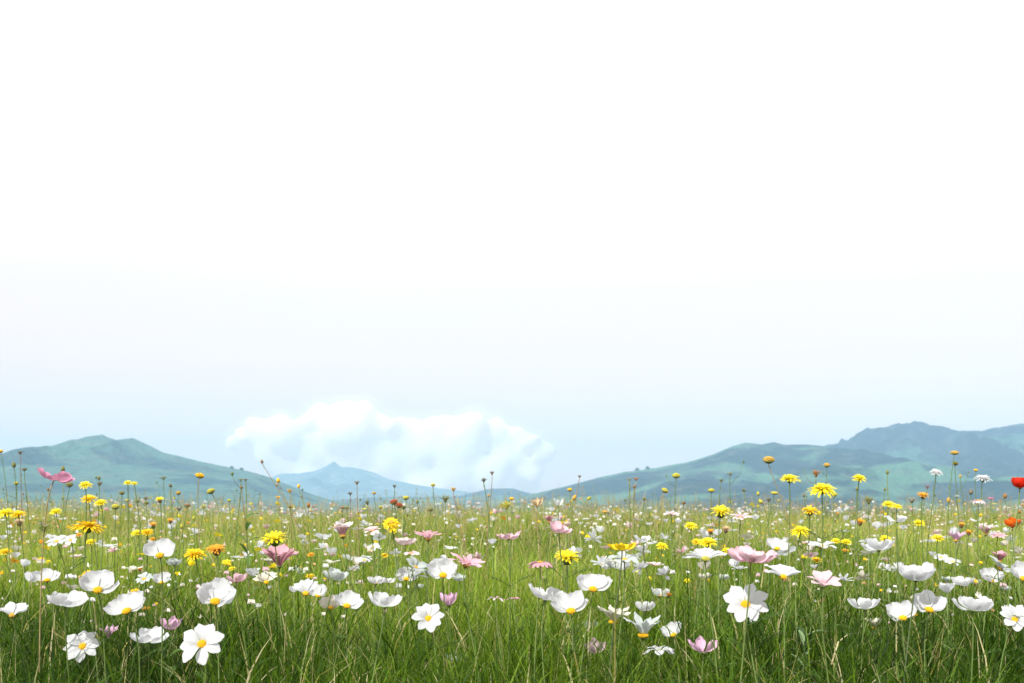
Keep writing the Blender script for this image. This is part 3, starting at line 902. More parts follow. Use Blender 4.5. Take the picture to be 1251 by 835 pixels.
PETALS = {   # shape variants
    'broad': dict(W=.74, notch=3, cupw=.26, curl=-.30, arch=-.22),
    'wide': dict(W=.94, notch=3, cupw=.30, curl=-.28, arch=-.24),
    'medium': dict(W=.60, notch=3, cupw=.26, curl=.14),
    'narrow': dict(W=.34, notch=2, cupw=.2, curl=.16),
    'pointed': dict(W=.56, notch=1, cupw=.25, curl=-.22, arch=-.2, point=.5, nd=.01),
    'ragged': dict(W=.55, notch=5, cupw=.25, curl=.25, nd=.07),
}
def petal_flower(px, py, w, col, kind, label, rr, real=.078, tilt=None, roll=0, cup=None, n=None, span=None, shape=None, disc='disc',
                 pale=None, lean=None, stem='stem', extra=None, name=None, cat=None, group=None, ds=1.0, drop=0.0, lens=None):
    """cosmos-like flower: every petal a child of its own.
    tilt: degrees the face leans to the camera, roll: to the photo's right, cup: how far petals rise from the flat,
    span: (centre, half-width) in degrees of the petals kept, 90 = away from the camera"""
    K = {  # kind: tilt, cup, n, span, shape, width of bloom in petal lengths
        'open': (62, 12, 8, None, 'medium', 2.1), 'fan': (26, 46, 6, (90, 105), 'broad', 2.0), 'bowl': (30, 52, 7, (90, 130), 'broad', 1.85),
        'cup': (4, 50, 8, None, 'broad', 1.85), 'vee': (2, 46, 5, None, 'wide', 2.05), 'flat': (8, 16, 8, None, 'medium', 2.05),
        'bell': (2, 64, 6, None, 'pointed', 1.25), 'daisy': (14, 22, 14, None, 'narrow', 2.0), 'droop': (10, -8, 13, None, 'narrow', 2.0),
        'upright': (4, 62, 9, None, 'medium', 1.2), 'poppy': (6, 62, 5, None, 'wide', 1.7), 'star': (30, 30, 5, None, 'broad', 2.05)}[kind]
    tilt = K[0] if tilt is None else tilt; cup = (K[1] if cup is None else cup) - (5 if kind in ('cup', 'vee', 'fan') else 0)
    n = K[2] if n is None else n; span = K[3] if span is None else span; shape = K[4] if shape is None else shape
    d = real * F / w
    P = at(px, py, d)
    pl = real / K[5]
    ax = Vector((0, -math.sin(R(tilt)), math.cos(R(tilt))))
    ax = Matrix.Rotation(R(roll), 3, 'Y') @ ax
    # px, py is the middle of the bloom; the disc sits lower when petals rise
    base = P - ax * pl * math.sin(R(max(cup, 0))) * .52
    if kind == 'fan': base = base - Vector((0, 0, pl * .12))
    nm = name or {'open': 'cosmos_flower'}.get(kind, 'cosmos_flower')
    root = root_for(nm, base, rr, lean)
    add_stem(root, base - ax * pl * .12, ax, rr, mat=stem, r=.0008 + .00026 * d)
    rp = base - Vector(root.location)
    fr = frame(ax)
    TRIM.append((P.x, P.y, P.z, real * .5))
    for i in range(n):
        if span:
            an = span[0] + span[1] * ((i + .5) / n * 2 - 1)
        else:
            an = 360 / n * (i + .25)
        an += rr.uniform(-7, 7)
        v = rr.randint(0, 3)
        me = cached(('petal', col, shape, v), lambda: petal_mesh('petal', M[col], seed=v * 7 + 3, **PETALS[shape]))
        toward = max(0.0, -math.sin(R(an)))
        cu = (cup - (22 if shape in ('broad', 'wide', 'pointed') else 0)) * (1 - drop * toward) + rr.uniform(-11, 9)
        m = fr @ Matrix.Rotation(R(an), 3, 'Z') @ Matrix.Rotation(-R(cu), 3, 'Y') @ Matrix.Rotation(R(rr.uniform(-16, 16)), 3, 'X')
        s = pl * rr.uniform(.9, 1.06) * (lens[i % len(lens)] if lens else 1)
        pt = link('petal', me, root)
        rad = Matrix.Rotation(R(an), 3, 'Z') @ Vector((.10 * pl, 0, 0))
        place(pt, rp + fr @ rad + ax * (.004 * (i % 2)) * pl * 6, m, (s, s * rr.uniform(.88, 1.12), s))
    if disc:
        dm = cached(('disc', disc), lambda: disc_mesh('disc', M[disc]))
        c = link('disc', dm, root); place(c, rp + ax * pl * .03, fr, pl * 1.25 * ds)
    cm = cached(('calyx',), lambda: calyx_mesh('calyx', M['stem']))
    c = link('calyx', cm, root); place(c, rp, fr, pl * 1.0)
    props(root, label, cat or 'flower', group)
    return root

def ray_flower(px, py, w, col, label, rr, real=.055, tilt=20, roll=0, kind='dome', disc=None, calyx='stem', stem='stem', group=None, lean=None, name='composite_flower'):
    """dandelion-like head of many narrow petals"""
    d = real * F / w
    P = at(px, py, d)
    ax = Matrix.Rotation(R(roll), 3, 'Y') @ Vector((0, -math.sin(R(tilt)), math.cos(R(tilt))))
    r = real / 2 * 1.1
    layers = {'dome': [(18, .95, 24, .12), (17, .86, 44, .10), (14, .74, 60, .08), (9, .62, 76, .03)],
              'fan': [(15, .95, 30, .10), (13, .9, 50, .08), (10, .8, 68, .05)],
              'half': [(20, .98, 10, .1), (18, .86, 30, .1), (15, .72, 50, .06), (10, .55, 70, .03)],
              'tuft': [(14, .8, 52, .10), (12, .8, 68, .06), (8, .7, 80, .02)]}[kind]
    base = P - ax * r * {'dome': .30, 'fan': .45, 'half': .1, 'tuft': .45}[kind]
    root = root_for(name, base, rr, lean)
    add_stem(root, base - ax * r * .3, ax, rr, mat=stem, r=.0007 + .00027 * d, leaves=d < 3)
    rp = base - Vector(root.location); fr = frame(ax, rr.uniform(0, 6))
    v = rr.randint(0, 2)
    me = cached(('ray', col, kind, v), lambda: ray_head_mesh('petals', M[col], layers, W=.19, seed=v))
    o = link('petals', me, root); place(o, rp, fr, r)
    if disc:
        o = link('disc', cached(('disc', disc), lambda: disc_mesh('disc', M[disc])), root); place(o, rp + ax * r * .12, fr, r * 2.0)
    me = cached(('raycalyx', calyx), lambda: mesh_from('calyx', *lathe([(.06, -.42), (.22, -.36), (.34, -.16), (.34, .02), (.2, .08)], 12), M[calyx]))
    o = link('calyx', me, root); place(o, rp, fr, r * (1.15 if kind in ('tuft', 'fan') else .8))
    TRIM.append((P.x, P.y, P.z, real * .45))
    props(root, label, 'flower', group)
    return root

def button(px, py, w, mat, label, rr, real=.034, cup='olive_seed', stem='stem', tilt=10, roll=0, group=None, lean=None, name='button_flower', cat='flower', squash=.75, kind='disc', h=None, thick=1.0, cut=None):
    """small rayless head or seed head on a thin stem"""
    d = real * F / w
    P = at(px, py, d)
    ax = Matrix.Rotation(R(roll), 3, 'Y') @ Vector((0, -math.sin(R(tilt)), math.cos(R(tilt))))
    r = real / 2
    root = root_for(name, P, rr, lean)
    add_stem(root, P - ax * r * .5, ax, rr, mat=stem, r=(.0006 + .00019 * d) * thick, twig=d > 2.3, leaves=False, neck=.03)
    rp = P - Vector(root.location); fr = frame(ax, rr.uniform(0, 6))
    if kind == 'disc':
        o = link('floret_head', cached(('fh', mat), lambda: disc_mesh('floret_head', M[mat], r=.92, h=.85, n=90, fl=.13)), root); place(o, rp, fr, (r, r, r * squash))
        o = link('calyx', cached(('bc', cup), lambda: mesh_from('calyx', *lathe([(.08, -.75), (.45, -.62), (.85, -.25), (.97, .02), (.8, .1)], 12), M[cup])), root); place(o, rp, fr, (r, r, r * squash))
    elif kind == 'tuft':
        v = rr.randint(0, 2)
        o = link('seed_head', cached(('tf', mat, v), lambda: tuft_mesh('seed_head', M[mat], seed=v, r=.95, up=52)), root); place(o, rp, fr, r * 1.05)
    elif kind == 'bud':
        o = link('bud', cached(('bud', mat), lambda: mesh_from('bud', *lathe([(.1, -1.0), (.5, -.85), (.72, -.4), (.7, .1), (.5, .55), (.22, .9), (.03, 1.05)], 10), M[mat])), root); place(o, rp, fr, r)
        o = link('sepals', cached(('sep', cup), lambda: calyx_mesh('sepals', M[cup], r=.62, h=.9, n=5, bl=.25)), root); place(o, rp - ax * r * .15, fr, r)
    elif kind == 'umbel':
        vs, fs = [], []
        for i in range(9):
            an = i * 2.4; q = (i + .5) / 9
            e = Vector((math.cos(an) * q, math.sin(an) * q, .45 - .25 * q))
            tube('', [Vector((0, 0, -.6)), e * .6 + Vector((0, 0, -.15)), e], .06, .05, None, 4, vs, fs, False)
            lathe([(.05, -.12), (.22, -.02), (.26, .12), (.12, .25)], 6, vs, fs, Matrix.Translation(e))
        o = link('umbel', mesh_from('umbel', vs, fs, M[mat]), root); place(o, rp, fr, r)
    props(root, label, cat, group)
    return root, P

# ------------------------------------------------------------------ the flowers the photo shows one by one
FR = random.Random(2024)
G_W, G_P, G_Y, G_S = 'white cosmos flowers in the meadow', 'pink flowers in the meadow', 'yellow flowers in the meadow', 'small heads on thin stalks above the meadow'
def W(px, py, w, kind, label, col='white', **k):
    return petal_flower(px, py, w, col, kind, label, FR, group=k.pop('group', G_W), **k)
def PK(px, py, w, kind, label, col='pink', **k):
    return petal_flower(px, py, w, col, kind, label, FR, group=k.pop('group', G_P), disc=k.pop('disc', 'disc_brown'), **k)
def Y(px, py, w, col, label, **k):
    return ray_flower(px, py, w, col, label, FR, group=k.pop('group', G_Y), **k)
def B(px, py, w, mat, label, **k):
    return button(px, py, w, mat, label, FR, group=k.pop('group', G_S), **k)

# --- white, from the left edge to the right
W(194, 672, 43, 'fan', 'white cosmos with few wide petals, highest of the big left blooms', n=4, span=(90, 95), shape='wide', tilt=34, cup=40)
W(57, 703, 34, 'fan', 'shallow white cosmos above the left edge bloom, a thin stalk curving beside it', n=6, tilt=18, cup=40)
W(118, 713, 50, 'fan', 'large white cosmos with one broad upright petal beside its gold centre', n=5, shape='wide', tilt=36, cup=44, roll=4)
W(82, 732, 44, 'cup', 'white cup cosmos without visible centre, crossed by a dark stalk', n=6, shape='wide', roll=6, cup=40)
W(152, 739, 52, 'fan', 'white cosmos leaning left just below the large upright petalled one', n=6, roll=-16, tilt=30, cup=38, shape='broad')
W(14, 745, 38, 'fan', 'white cosmos at the left edge with many narrow petals', n=9, shape='medium', disc='disc_brown', tilt=22)
W(100, 789, 43, 'open', 'round white cosmos facing the camera, low at the left', tilt=58, cup=20, n=8)
W(182, 778, 41, 'cup', 'wide flat cupped white cosmos left of the largest open bloom', n=7, cup=34, tilt=4, disc=None)
W(246, 786, 56, 'open', 'largest open white cosmos at the left, one petal hanging down', tilt=55, cup=16, n=8, roll=-8, lens=[1, 1, 1, 1.05, .9, 1.1, 1, .95])
W(197, 706, 27, 'fan', 'small white cosmos directly under the high few petalled one', n=7, tilt=20, cup=55)
W(262, 728, 50, 'bowl', 'white bowl shaped cosmos with gold centre above the largest open bloom', n=6, shape='wide', tilt=32, cup=48, roll=4)
W(69, 661, 24, 'flat', 'small far white bloom above the shallow left cosmos', real=.06, tilt=30)
W(86, 660, 17, 'flat', 'small far white bloom leaning beside its twin at the left', real=.05, tilt=50)
W(213, 687, 19, 'cup', 'small pale white bloom touching the high few petalled cosmos', col='pale', real=.05)
W(176, 707, 21, 'flat', 'pale white bloom between two left cosmos', col='pale', real=.055, tilt=35)
W(325, 706, 30, 'fan', 'pale faded white cosmos under the dusty pink cup', col='cream', n=9, shape='medium')
W(373, 717, 38, 'fan', 'white cosmos with tall narrow petals and gold centre, left of centre', n=7, shape='medium', cup=58, tilt=24)
W(388, 722, 30, 'fan', 'white cosmos crowded against the tall petalled one', n=6, cup=50, tilt=28)
W(367, 696, 15, 'bell', 'single upright white petal rising above the tall petalled cosmos', n=3, col='pale', real=.055, disc=None)
W(410, 703, 36, 'vee', 'pale white cosmos seen from the side with one petal raised right', col='pale', n=4, roll=14, shape='wide', disc=None)
W(403, 736, 34, 'fan', 'creamy white cosmos joined to the wide winged one', col='cream', n=5, tilt=26, cup=55)
W(424, 733, 40, 'fan', 'white cosmos spreading two petals like wings to the right', n=5, tilt=24, cup=46, roll=8, shape='broad')
W(470, 733, 48, 'vee', 'white cosmos with two great petals open in a V near the centre', n=4, cup=48, disc=None)
W(496, 703, 28, 'bowl', 'small creamy bowl cosmos with gold centre above the V petalled one', n=8, tilt=32, col='white')
W(509, 692, 32, 'flat', 'pale tilted white bloom behind the creamy bowl cosmos', col='pale', tilt=20, roll=35, cup=26)
W(541, 698, 38, 'bowl', 'bright white bowl cosmos with gold centre under the flared pink daisy', n=7, shape='wide', tilt=36, cup=44)
W(523, 754, 42, 'open', 'white cosmos facing the camera at the centre left of the grass', tilt=52, cup=28, n=8)
W(459, 709, 22, 'cup', 'small white cup bloom above the V petalled cosmos', real=.055, n=6)
W(475, 709, 16, 'cup', 'smaller white cup beside the other, above the V petalled cosmos', real=.05, n=5)
W(445, 684, 20, 'flat', 'small white bloom high behind the V petalled cosmos', real=.06, tilt=25)
W(456, 668, 17, 'flat', 'tiny white bloom under the pink cluster at centre left', real=.055, tilt=25)
W(435, 794, 16, 'bell', 'lone white half folded bloom deep in the dark grass', n=2, real=.05, disc=None)
W(552, 806, 30, 'fan', 'dull bluish white bloom lowest in the centre grass', col='pale', n=10, shape='narrow', disc='disc_brown', tilt=24, cup=42)
W(561, 706, 18, 'cup', 'pale bloom close behind the bright bowl cosmos', col='pale', real=.05)
W(353, 803, 14, 'bell', 'withered greyish petal low in the left grass', n=2, col='mauve', real=.05, disc=None)
W(667, 725, 44, 'cup', 'pale cupped cosmos on the left of the central pair', col='white', n=7, cup=38, disc=None, roll=8)
W(697, 738, 50, 'fan', 'white cosmos with gold centre on the right of the central pair', n=6, shape='broad', tilt=28, cup=44, roll=-6)
W(725, 712, 46, 'fan', 'white cosmos with a long pointed left petal above the central pair', n=5, shape='wide', tilt=26, cup=42, roll=4)
W(720, 764, 24, 'vee', 'small pale cosmos right below the central pair', col='pale', n=4, cup=55)
W(749, 751, 30, 'upright', 'ghostly pale many petalled bloom right of the central pair', col='cream', shape='narrow', n=12, cup=52)
W(788, 741, 28, 'cup', 'small bright white cup right of the ghostly pale bloom', n=6)
W(786, 765, 36, 'upright', 'pale bloom with splayed narrow upright petals', col='pale', n=7, shape='narrow', cup=58)
W(821, 769, 34, 'fan', 'white cosmos opening to the right beside the splayed pale bloom', n=6, roll=-22, tilt=14, cup=52)
W(806, 794, 38, 'flat', 'ragged flat white bloom low in the grass', n=6, shape='ragged', tilt=2, cup=8, disc=None)
W(806, 724, 24, 'cup', 'small white cup with an orange bud against it', n=5)
W(788, 659, 27, 'cup', 'plain white cosmos seen from below on a long dark slanting stem', n=6, roll=12, cup=25, stem='stem_dark', lean=.10, disc=None)
W(763, 682, 40, 'flat', 'pale bloom hiding behind the orange cosmos', col='pale', tilt=15, cup=20)
W(735, 689, 19, 'flat', 'small white bloom left of the orange cosmos', real=.055, roll=20)
W(862, 677, 47, 'fan', 'broad white cosmos with its yellow centre at the lower edge, right of centre', n=9, tilt=16, cup=28, shape='medium', disc='disc_lime')
W(911, 737, 56, 'open', 'largest open white cosmos right of centre, lower petal hanging', tilt=50, cup=20, n=8, roll=-12, lens=[1, 1, 1.05, 1, .9, 1.05, 1.1, .95])
W(950, 665, 30, 'fan', 'white cosmos with gold centre at the tip of the big pink one', n=5, tilt=28, cup=46)
W(957, 698, 42, 'fan', 'many petalled white cosmos right of the big pink one', n=10, tilt=20, cup=38, shape='medium')
W(1004, 666, 34, 'flat', 'flat white bloom behind a thin brown stalk', tilt=12, cup=22, n=7)
W(1073, 666, 38, 'cup', 'white cup cosmos nodding on a curved green stem', n=7, cup=42, disc=None, lean=-.09, tilt=-8)
W(1096, 634, 27, 'vee', 'two petalled white bloom under the small yellow twin heads', n=3, cup=35, real=.06, disc=None)
W(1119, 700, 46, 'cup', 'tall white cup cosmos on a thick dark stem at the right', n=8, cup=50, disc=None, stem='stem_dark', shape='wide')
W(1056, 737, 40, 'cup', 'white cup cosmos left of the twin gold centred blooms', n=6, cup=42, disc=None)
W(1103, 748, 42, 'fan', 'left one of the twin white cosmos with gold centres', n=5, tilt=30, cup=46, roll=-14)
W(1137, 737, 46, 'fan', 'right one of the twin white cosmos, petals spread like wings', n=7, tilt=26, cup=44, roll=6)
W(1188, 737, 50, 'vee', 'white cosmos with broad petals in a V near the right edge', n=5, cup=50, disc=None)
W(1241, 755, 42, 'open', 'white cosmos with gold centre, lowest at the right edge', tilt=46, cup=30, n=9)
W(1212, 705, 30, 'bowl', 'small white bowl cosmos with gold centre near the right edge', n=8, tilt=30)
W(1224, 692, 36, 'flat', 'pale tilted bloom behind the small right bowl cosmos', col='pale', roll=28, tilt=16, cup=28)
W(1252, 698, 42, 'fan', 'tall white cosmos cut by the right photo edge', n=6, cup=58, tilt=24)
W(1175, 711, 24, 'cup', 'small square white cup above the right V petalled cosmos', real=.06, n=6)
W(1191, 711, 16, 'cup', 'smaller pale white cup beside the square one', real=.05, n=5, col='pale')
W(1157, 709, 14, 'upright', 'pale narrow bloom left of the square white cup', col='pale', real=.05)
W(1068, 761, 18, 'upright', 'small pale feathery bloom under the right white cup', col='cream', real=.05, shape='narrow')
W(1153, 795, 15, 'bell', 'single folded white petal low at the right', n=2, real=.05, disc=None)
W(1164, 686, 20, 'flat', 'far white bloom above the square white cup', real=.06, tilt=20)
W(1150, 681, 18, 'flat', 'far white bloom left of another above the square cup', real=.06, tilt=30)
W(1229, 719, 13, 'cup', 'tiny bluish white bloom beneath the small right bowl cosmos', col='pale', real=.04)
W(862, 704, 17, 'cup', 'small pale bloom under the broad white cosmos', col='cream', real=.05)
W(884, 705, 14, 'cup', 'tiny pale bloom above the large right open cosmos', col='pale', real=.045)
W(1028, 802, 18, 'bell', 'drooping bluish white petal low in the right grass', n=2, col='pale', real=.055, disc=None)
W(513, 716, 12, 'cup', 'tiny bluish bloom between the two bowl cosmos', col='pale', real=.04)
W(332, 687, 17, 'upright', 'pale narrow bloom behind the dusty pink cup', col='cream', real=.05)

# --- pink, red
PK(68, 581, 44, 'flat', 'deep pink cosmos seen side on against the left hill', col='deep_pink', n=8, shape='broad', tilt=-6, roll=16, cup=24, disc=None, stem='stem_straw')
PK(209, 761, 23, 'bell', 'small lilac pink bell left above the largest open white cosmos', col='magenta', real=.05, n=5, disc=None)
PK(133, 772, 19, 'upright', 'small lilac many petalled bloom right of the low round cosmos', col='magenta', real=.045, shape='narrow', disc=None)
PK(289, 706, 30, 'vee', 'pale rose cup above the white bowl cosmos', col='pink', real=.055, n=5, disc=None)
PK(341, 679, 34, 'upright', 'dusty pink cup with tall crowded petals', col='dusty', n=9, shape='medium', cup=56, disc=None)
PK(419, 647, 24, 'upright', 'pale pink bloom behind the dry stalks left of centre', col='blush', real=.06)
PK(454, 648, 22, 'flat', 'pale pink bloom beside the dark centred yellow one', col='blush', real=.06, tilt=20)
PK(495, 661, 28, 'vee', 'light pink cup bloom under the small brown bud', col='blush', n=6, cup=40)
PK(523, 654, 21, 'upright', 'rose pink daisy alone left of the horizon ridge', col='dusty', real=.05, n=10, shape='narrow', cup=40)
PK(570, 686, 44, 'daisy', 'pink daisy with pale petals flaring to the right, near the centre', col='pink', n=11, roll=14, cup=34, tilt=14)
PK(503, 676, 20, 'flat', 'faded pink bloom under the light pink cup', col='blush', real=.05)
PK(548, 732, 21, 'bell', 'small pink bell in the grass right of the centre white bloom', col='magenta', real=.045, n=6, disc=None)
PK(621, 654, 32, 'vee', 'pink bloom with pointed petals at the centre of the meadow', col='pink', real=.06, n=6, shape='pointed', cup=38)
PK(660, 688, 31, 'droop', 'dusty pink daisy with short drooping petals', col='dusty', real=.055, tilt=2)
PK(685, 646, 32, 'star', 'pink bloom with petals swept to the right above the drooping daisy', col='pink', real=.06, n=7, roll=14, tilt=16)
PK(606, 731, 22, 'flat', 'thin peach pink bloom seen edge on in the centre grass', col='blush', real=.045, shape='narrow', cup=3, tilt=0, n=6, disc=None)
PK(627, 731, 18, 'flat', 'thin rose bloom seen edge on, right of the peach one', col='deep_pink', real=.04, shape='narrow', cup=3, tilt=0, n=6, disc=None)
PK(728, 790, 23, 'bell', 'dull mauve bell low in the grass below the central pair', col='mauve', real=.05, n=5, disc=None)
PK(859, 788, 28, 'bell', 'lilac pink three petalled bell low right of centre', col='magenta', real=.05, n=5, cup=52, disc=None)
PK(917, 678, 58, 'flat', 'big pink cosmos with dark underside right of centre', col='pink', n=8, shape='broad', tilt=6, cup=28, disc=None)
PK(1006, 710, 46, 'star', 'striped white and pink cosmos with a darker petal at right', col='striped', n=7, tilt=20, cup=34, shape='medium', disc=None)
PK(1168, 655, 17, 'upright', 'lilac pink bloom between brown heads at the right', col='magenta', real=.045, shape='narrow')
PK(1219, 654, 20, 'daisy', 'rose pink bloom under the orange poppy', col='pink', real=.05)
PK(1204, 647, 17, 'upright', 'pale blush bloom left of the rose one under the poppy', col='blush', real=.05)
PK(1195, 612, 17, 'droop', 'pale pink drooping bloom below a white one on a green stalk', col='blush', real=.045)
PK(1211, 609, 7, 'cup', 'tiny rose dot of a bloom left of the red poppy', col='deep_pink', real=.03)
PK(905, 631, 26, 'daisy', 'pale pink flat bloom behind the meadow edge right of centre', col='blush', real=.07)
PK(1221, 680, 18, 'upright', 'dusty rose bloom above the pale tilted bloom at right', col='dusty', real=.05)
PK(671, 634, 12, 'upright', 'small salmon bud bloom above the swept pink one', col='dusty', real=.035)
PK(820, 628, 20, 'flat', 'pale pink bloom at the meadow edge under the button heads', col='blush', real=.07)
PK(693, 640, 10, 'cup', 'tiny pale bloom touching the swept pink one', col='blush', real=.035)
PK(1246, 590, 24, 'poppy', 'red poppy cut by the right photo edge', col='red', real=.055, disc='disc_brown', group='poppies at the right edge', n=6)
PK(1237, 639, 20, 'poppy', 'orange poppy under the red one at the right edge', col='red_orange', real=.05, disc=None, group='poppies at the right edge', n=6)

# --- white ragged ones above the right meadow
Y(1144, 576, 15, 'white', 'small ragged white flower on a stalk against the dark mountain', real=.045, kind='dome', group='small white flowers at right')
Y(1201, 583, 18, 'white', 'round white flower on a green stalk left of the red poppy', real=.05, kind='dome', stem='stem_lime', group='small white flowers at right')
Y(1169, 606, 6, 'white', 'tiny white speck bloom below the double brown head', real=.025, kind='tuft', group='small white flowers at right')
Y(493, 617, 11, 'cream', 'torn cream bloom beside the russet bud', real=.04, kind='tuft', group='small white flowers at right')
W(682, 613, 14, 'bell', 'white half open bud in a green cup below the ridge', n=3, shape='pointed', real=.045, disc=None, cup=70)
PK(656, 613, 15, 'bell', 'small cream and orange tulip like bloom in front of the hills', col='straw_petal', n=5, real=.045, disc=None, stem='stem_straw')

# --- yellow, orange
Y(7, 625, 20, 'yellow', 'yellow flower half cut by the left photo edge')
Y(22, 627, 18, 'gold', 'golden flower beside the one cut by the left edge')
Y(108, 643, 37, 'gold', 'big golden flower with drooping half round petals at the left', kind='half', real=.07, tilt=-4, roll=8)
Y(108, 608, 19, 'gold', 'upper golden flower of the left trio')
Y(104, 592, 16, 'yellow', 'flat yellow flower topping the left trio', kind='half', real=.045)
Y(123, 613, 15, 'yellow', 'lower right flower of the left yellow trio', real=.042)
Y(68, 624, 14, 'yellow', 'small yellow flower below the deep pink cosmos')
Y(156, 589, 10, 'yellow', 'left floret of the pale yellow pair before the twin hill', real=.032)
Y(164, 590, 9, 'yellow', 'right floret of the pale yellow pair before the twin hill', real=.03)
Y(168, 650, 14, 'yellow', 'yellow flower left of its golden neighbour in the left meadow')
Y(180, 649, 15, 'gold', 'golden flower right of the yellow one in the left meadow')
Y(187, 640, 12, 'orange', 'pale peach and orange flower above the golden pair', kind='tuft', real=.04)
Y(187, 658, 8, 'orange', 'tiny orange flower above the high few petalled cosmos', real=.03)
Y(238, 675, 25, 'gold', 'orange gold flower right of the high few petalled cosmos', kind='dome', real=.06)
Y(264, 668, 23, 'orange', 'tattered orange flower with a brown cup', kind='fan', calyx='brown', real=.055)
Y(335, 653, 30, 'yellow', 'bright yellow spiky flower above the dusty pink cup', kind='fan', real=.065)
Y(50, 683, 10, 'gold', 'left dot of the small golden pair above the shallow white cosmos', real=.035)
Y(59, 686, 8, 'yellow', 'right dot of the small golden pair above the shallow white cosmos', real=.03)
Y(6, 673, 14, 'gold', 'small golden flower low at the left photo edge', real=.045)
Y(111, 661, 12, 'yellow', 'yellow flower straight below the big golden half round one', real=.04)
Y(97, 653, 8, 'orange', 'small rust orange flower left below the golden half round one', real=.03)
Y(107, 700, 14, 'gold', 'gold flower hiding behind the large white petal at left', real=.04)
Y(165, 722, 12, 'gold', 'gold flower right of the large left white cosmos', real=.035)
Y(178, 743, 12, 'orange', 'small orange brown flower beside the left leaning cosmos', real=.035, kind='tuft')
Y(40, 777, 7, 'gold', 'single golden dot in the grass left of the low round cosmos', real=.03)
Y(203, 732, 7, 'yellow', 'tiny yellow flower above the lilac bell', real=.025)
Y(277, 686, 11, 'yellow', 'yellow flower above the pale rose cup', real=.035)
Y(284, 694, 9, 'yellow', 'small yellow flower touching the pale rose cup', real=.03)
Y(380, 677, 9, 'orange', 'small orange flower above the tall petalled white cosmos', real=.03)
Y(379, 703, 10, 'gold', 'gold flower right of the single upright petal', real=.035)
Y(470, 678, 10, 'gold', 'gold flower left of the bowl cosmos group', real=.035)
Y(478, 639, 20, 'gold', 'yellow flower with dark centre amid the pink cluster', real=.05, disc='disc_brown', tilt=40, kind='half')
Y(481, 648, 11, 'yellow', 'yellow flower directly beneath the dark centred one', real=.035)
Y(693, 676, 30, 'yellow', 'yellow star shaped flower in the centre right meadow', kind='fan', real=.06)
petal_flower(760, 667, 38, 'gold', 'vee', 'orange cosmos with rounded petals right of centre', FR, real=.07, n=6, cup=30, shape='broad', group='yellow flowers in the meadow', stem='stem_dark', disc=None)
Y(757, 684, 11, 'gold', 'gold head straight below the orange cosmos', real=.035, kind='tuft')
Y(809, 666, 15, 'yellow', 'yellow flower right of the plain white nodding cosmos', real=.045)
Y(844, 641, 15, 'yellow', 'pale yellow flower at the meadow edge right of centre', real=.045)
Y(881, 621, 25, 'yellow', 'half white half yellow fluffy flower under the button heads', kind='fan', real=.06, disc=None)
Y(865, 661, 22, 'yellow', 'yellow flower resting on the broad white cosmos', real=.05)
Y(852, 661, 14, 'gold', 'small gold flower left of the one on the broad white cosmos', real=.04)
Y(889, 672, 14, 'yellow', 'yellow flower between the broad white and the big pink cosmos', real=.04)
Y(868, 648, 11, 'orange', 'small rusty orange head above the broad white cosmos', real=.035, kind='tuft', calyx='brown')
Y(887, 645, 13, 'straw_petal', 'withered peach and brown head behind the broad white cosmos', real=.04, kind='tuft', calyx='brown')
Y(863, 708, 8, 'gold', 'gold flower below the broad white cosmos', real=.03)
Y(840, 709, 9, 'yellow', 'yellow flower left of the gold one below the broad cosmos', real=.03)
Y(793, 706, 8, 'yellow', 'yellow dot above the small cup with the orange bud', real=.03)
Y(817, 726, 10, 'orange', 'orange bud leaning on the small white cup', real=.03, kind='tuft')
Y(1005, 597, 31, 'yellow', 'largest bright yellow flower before the right mountain', real=.065, kind='half')
Y(965, 583, 22, 'yellow', 'yellow clustered flower left above the largest bright one', real=.05, tilt=14)
Y(1050, 583, 17, 'yellow', 'yellow round flower right of the largest bright one', real=.045)
Y(990, 621, 19, 'gold', 'golden flower with pointed crown below the largest bright one', real=.045, kind='fan', calyx='brown')
Y(978, 648, 23, 'yellow', 'flat topped yellow flower above the white and gold cosmos', real=.05, kind='half')
Y(1086, 615, 15, 'yellow', 'left head of the yellow twins at right', real=.042)
Y(1096, 618, 11, 'yellow', 'right smaller head of the yellow twins', real=.034)
Y(1128, 603, 14, 'orange', 'yellow orange tuft flower under the ragged white one', real=.04, kind='fan', calyx='brown')
Y(1123, 638, 14, 'yellow', 'yellow ball flower right of the two petalled white bloom', real=.042)
Y(1146, 656, 15, 'yellow', 'yellow flower left of the lilac bloom at right', real=.045)
Y(1034, 661, 13, 'yellow', 'yellow ball flower beside the flat white bloom', real=.04)
Y(1033, 672, 10, 'orange', 'orange head just under the yellow ball flower', real=.035, kind='tuft')
Y(1082, 657, 13, 'yellow', 'yellow flower peeping above the nodding white cup', real=.04)
Y(1088, 664, 9, 'gold', 'gold flower at the right rim of the nodding cup', real=.03)
Y(1021, 660, 11, 'yellow', 'pale yellow flower left of the yellow ball flower', real=.035)
Y(998, 683, 12, 'gold', 'gold flower at the striped cosmos, above it', real=.04)
Y(984, 679, 10, 'yellow', 'small yellow flower between two white cosmos right of the pink', real=.035)
Y(1051, 636, 13, 'orange', 'orange brown cushion flower on a short stalk', real=.04, kind='tuft', calyx='brown')
Y(1175, 640, 11, 'orange', 'tan brown cushion flower above the lilac bloom', real=.035, kind='tuft', calyx='brown')
Y(1184, 649, 11, 'orange', 'brown and cream cushion flower right of the lilac bloom', real=.035, kind='tuft', calyx='brown')
Y(23, 636, 14, 'straw_petal', 'withered cream head with a brown cup at left', real=.05, kind='tuft', calyx='brown')
Y(171, 694, 9, 'orange', 'rust brown head right of the upright white petal', real=.032, kind='tuft', calyx='russet')
Y(208, 635, 10, 'orange', 'russet tuft in front of the twin hill foot', real=.035, kind='tuft', calyx='brown')

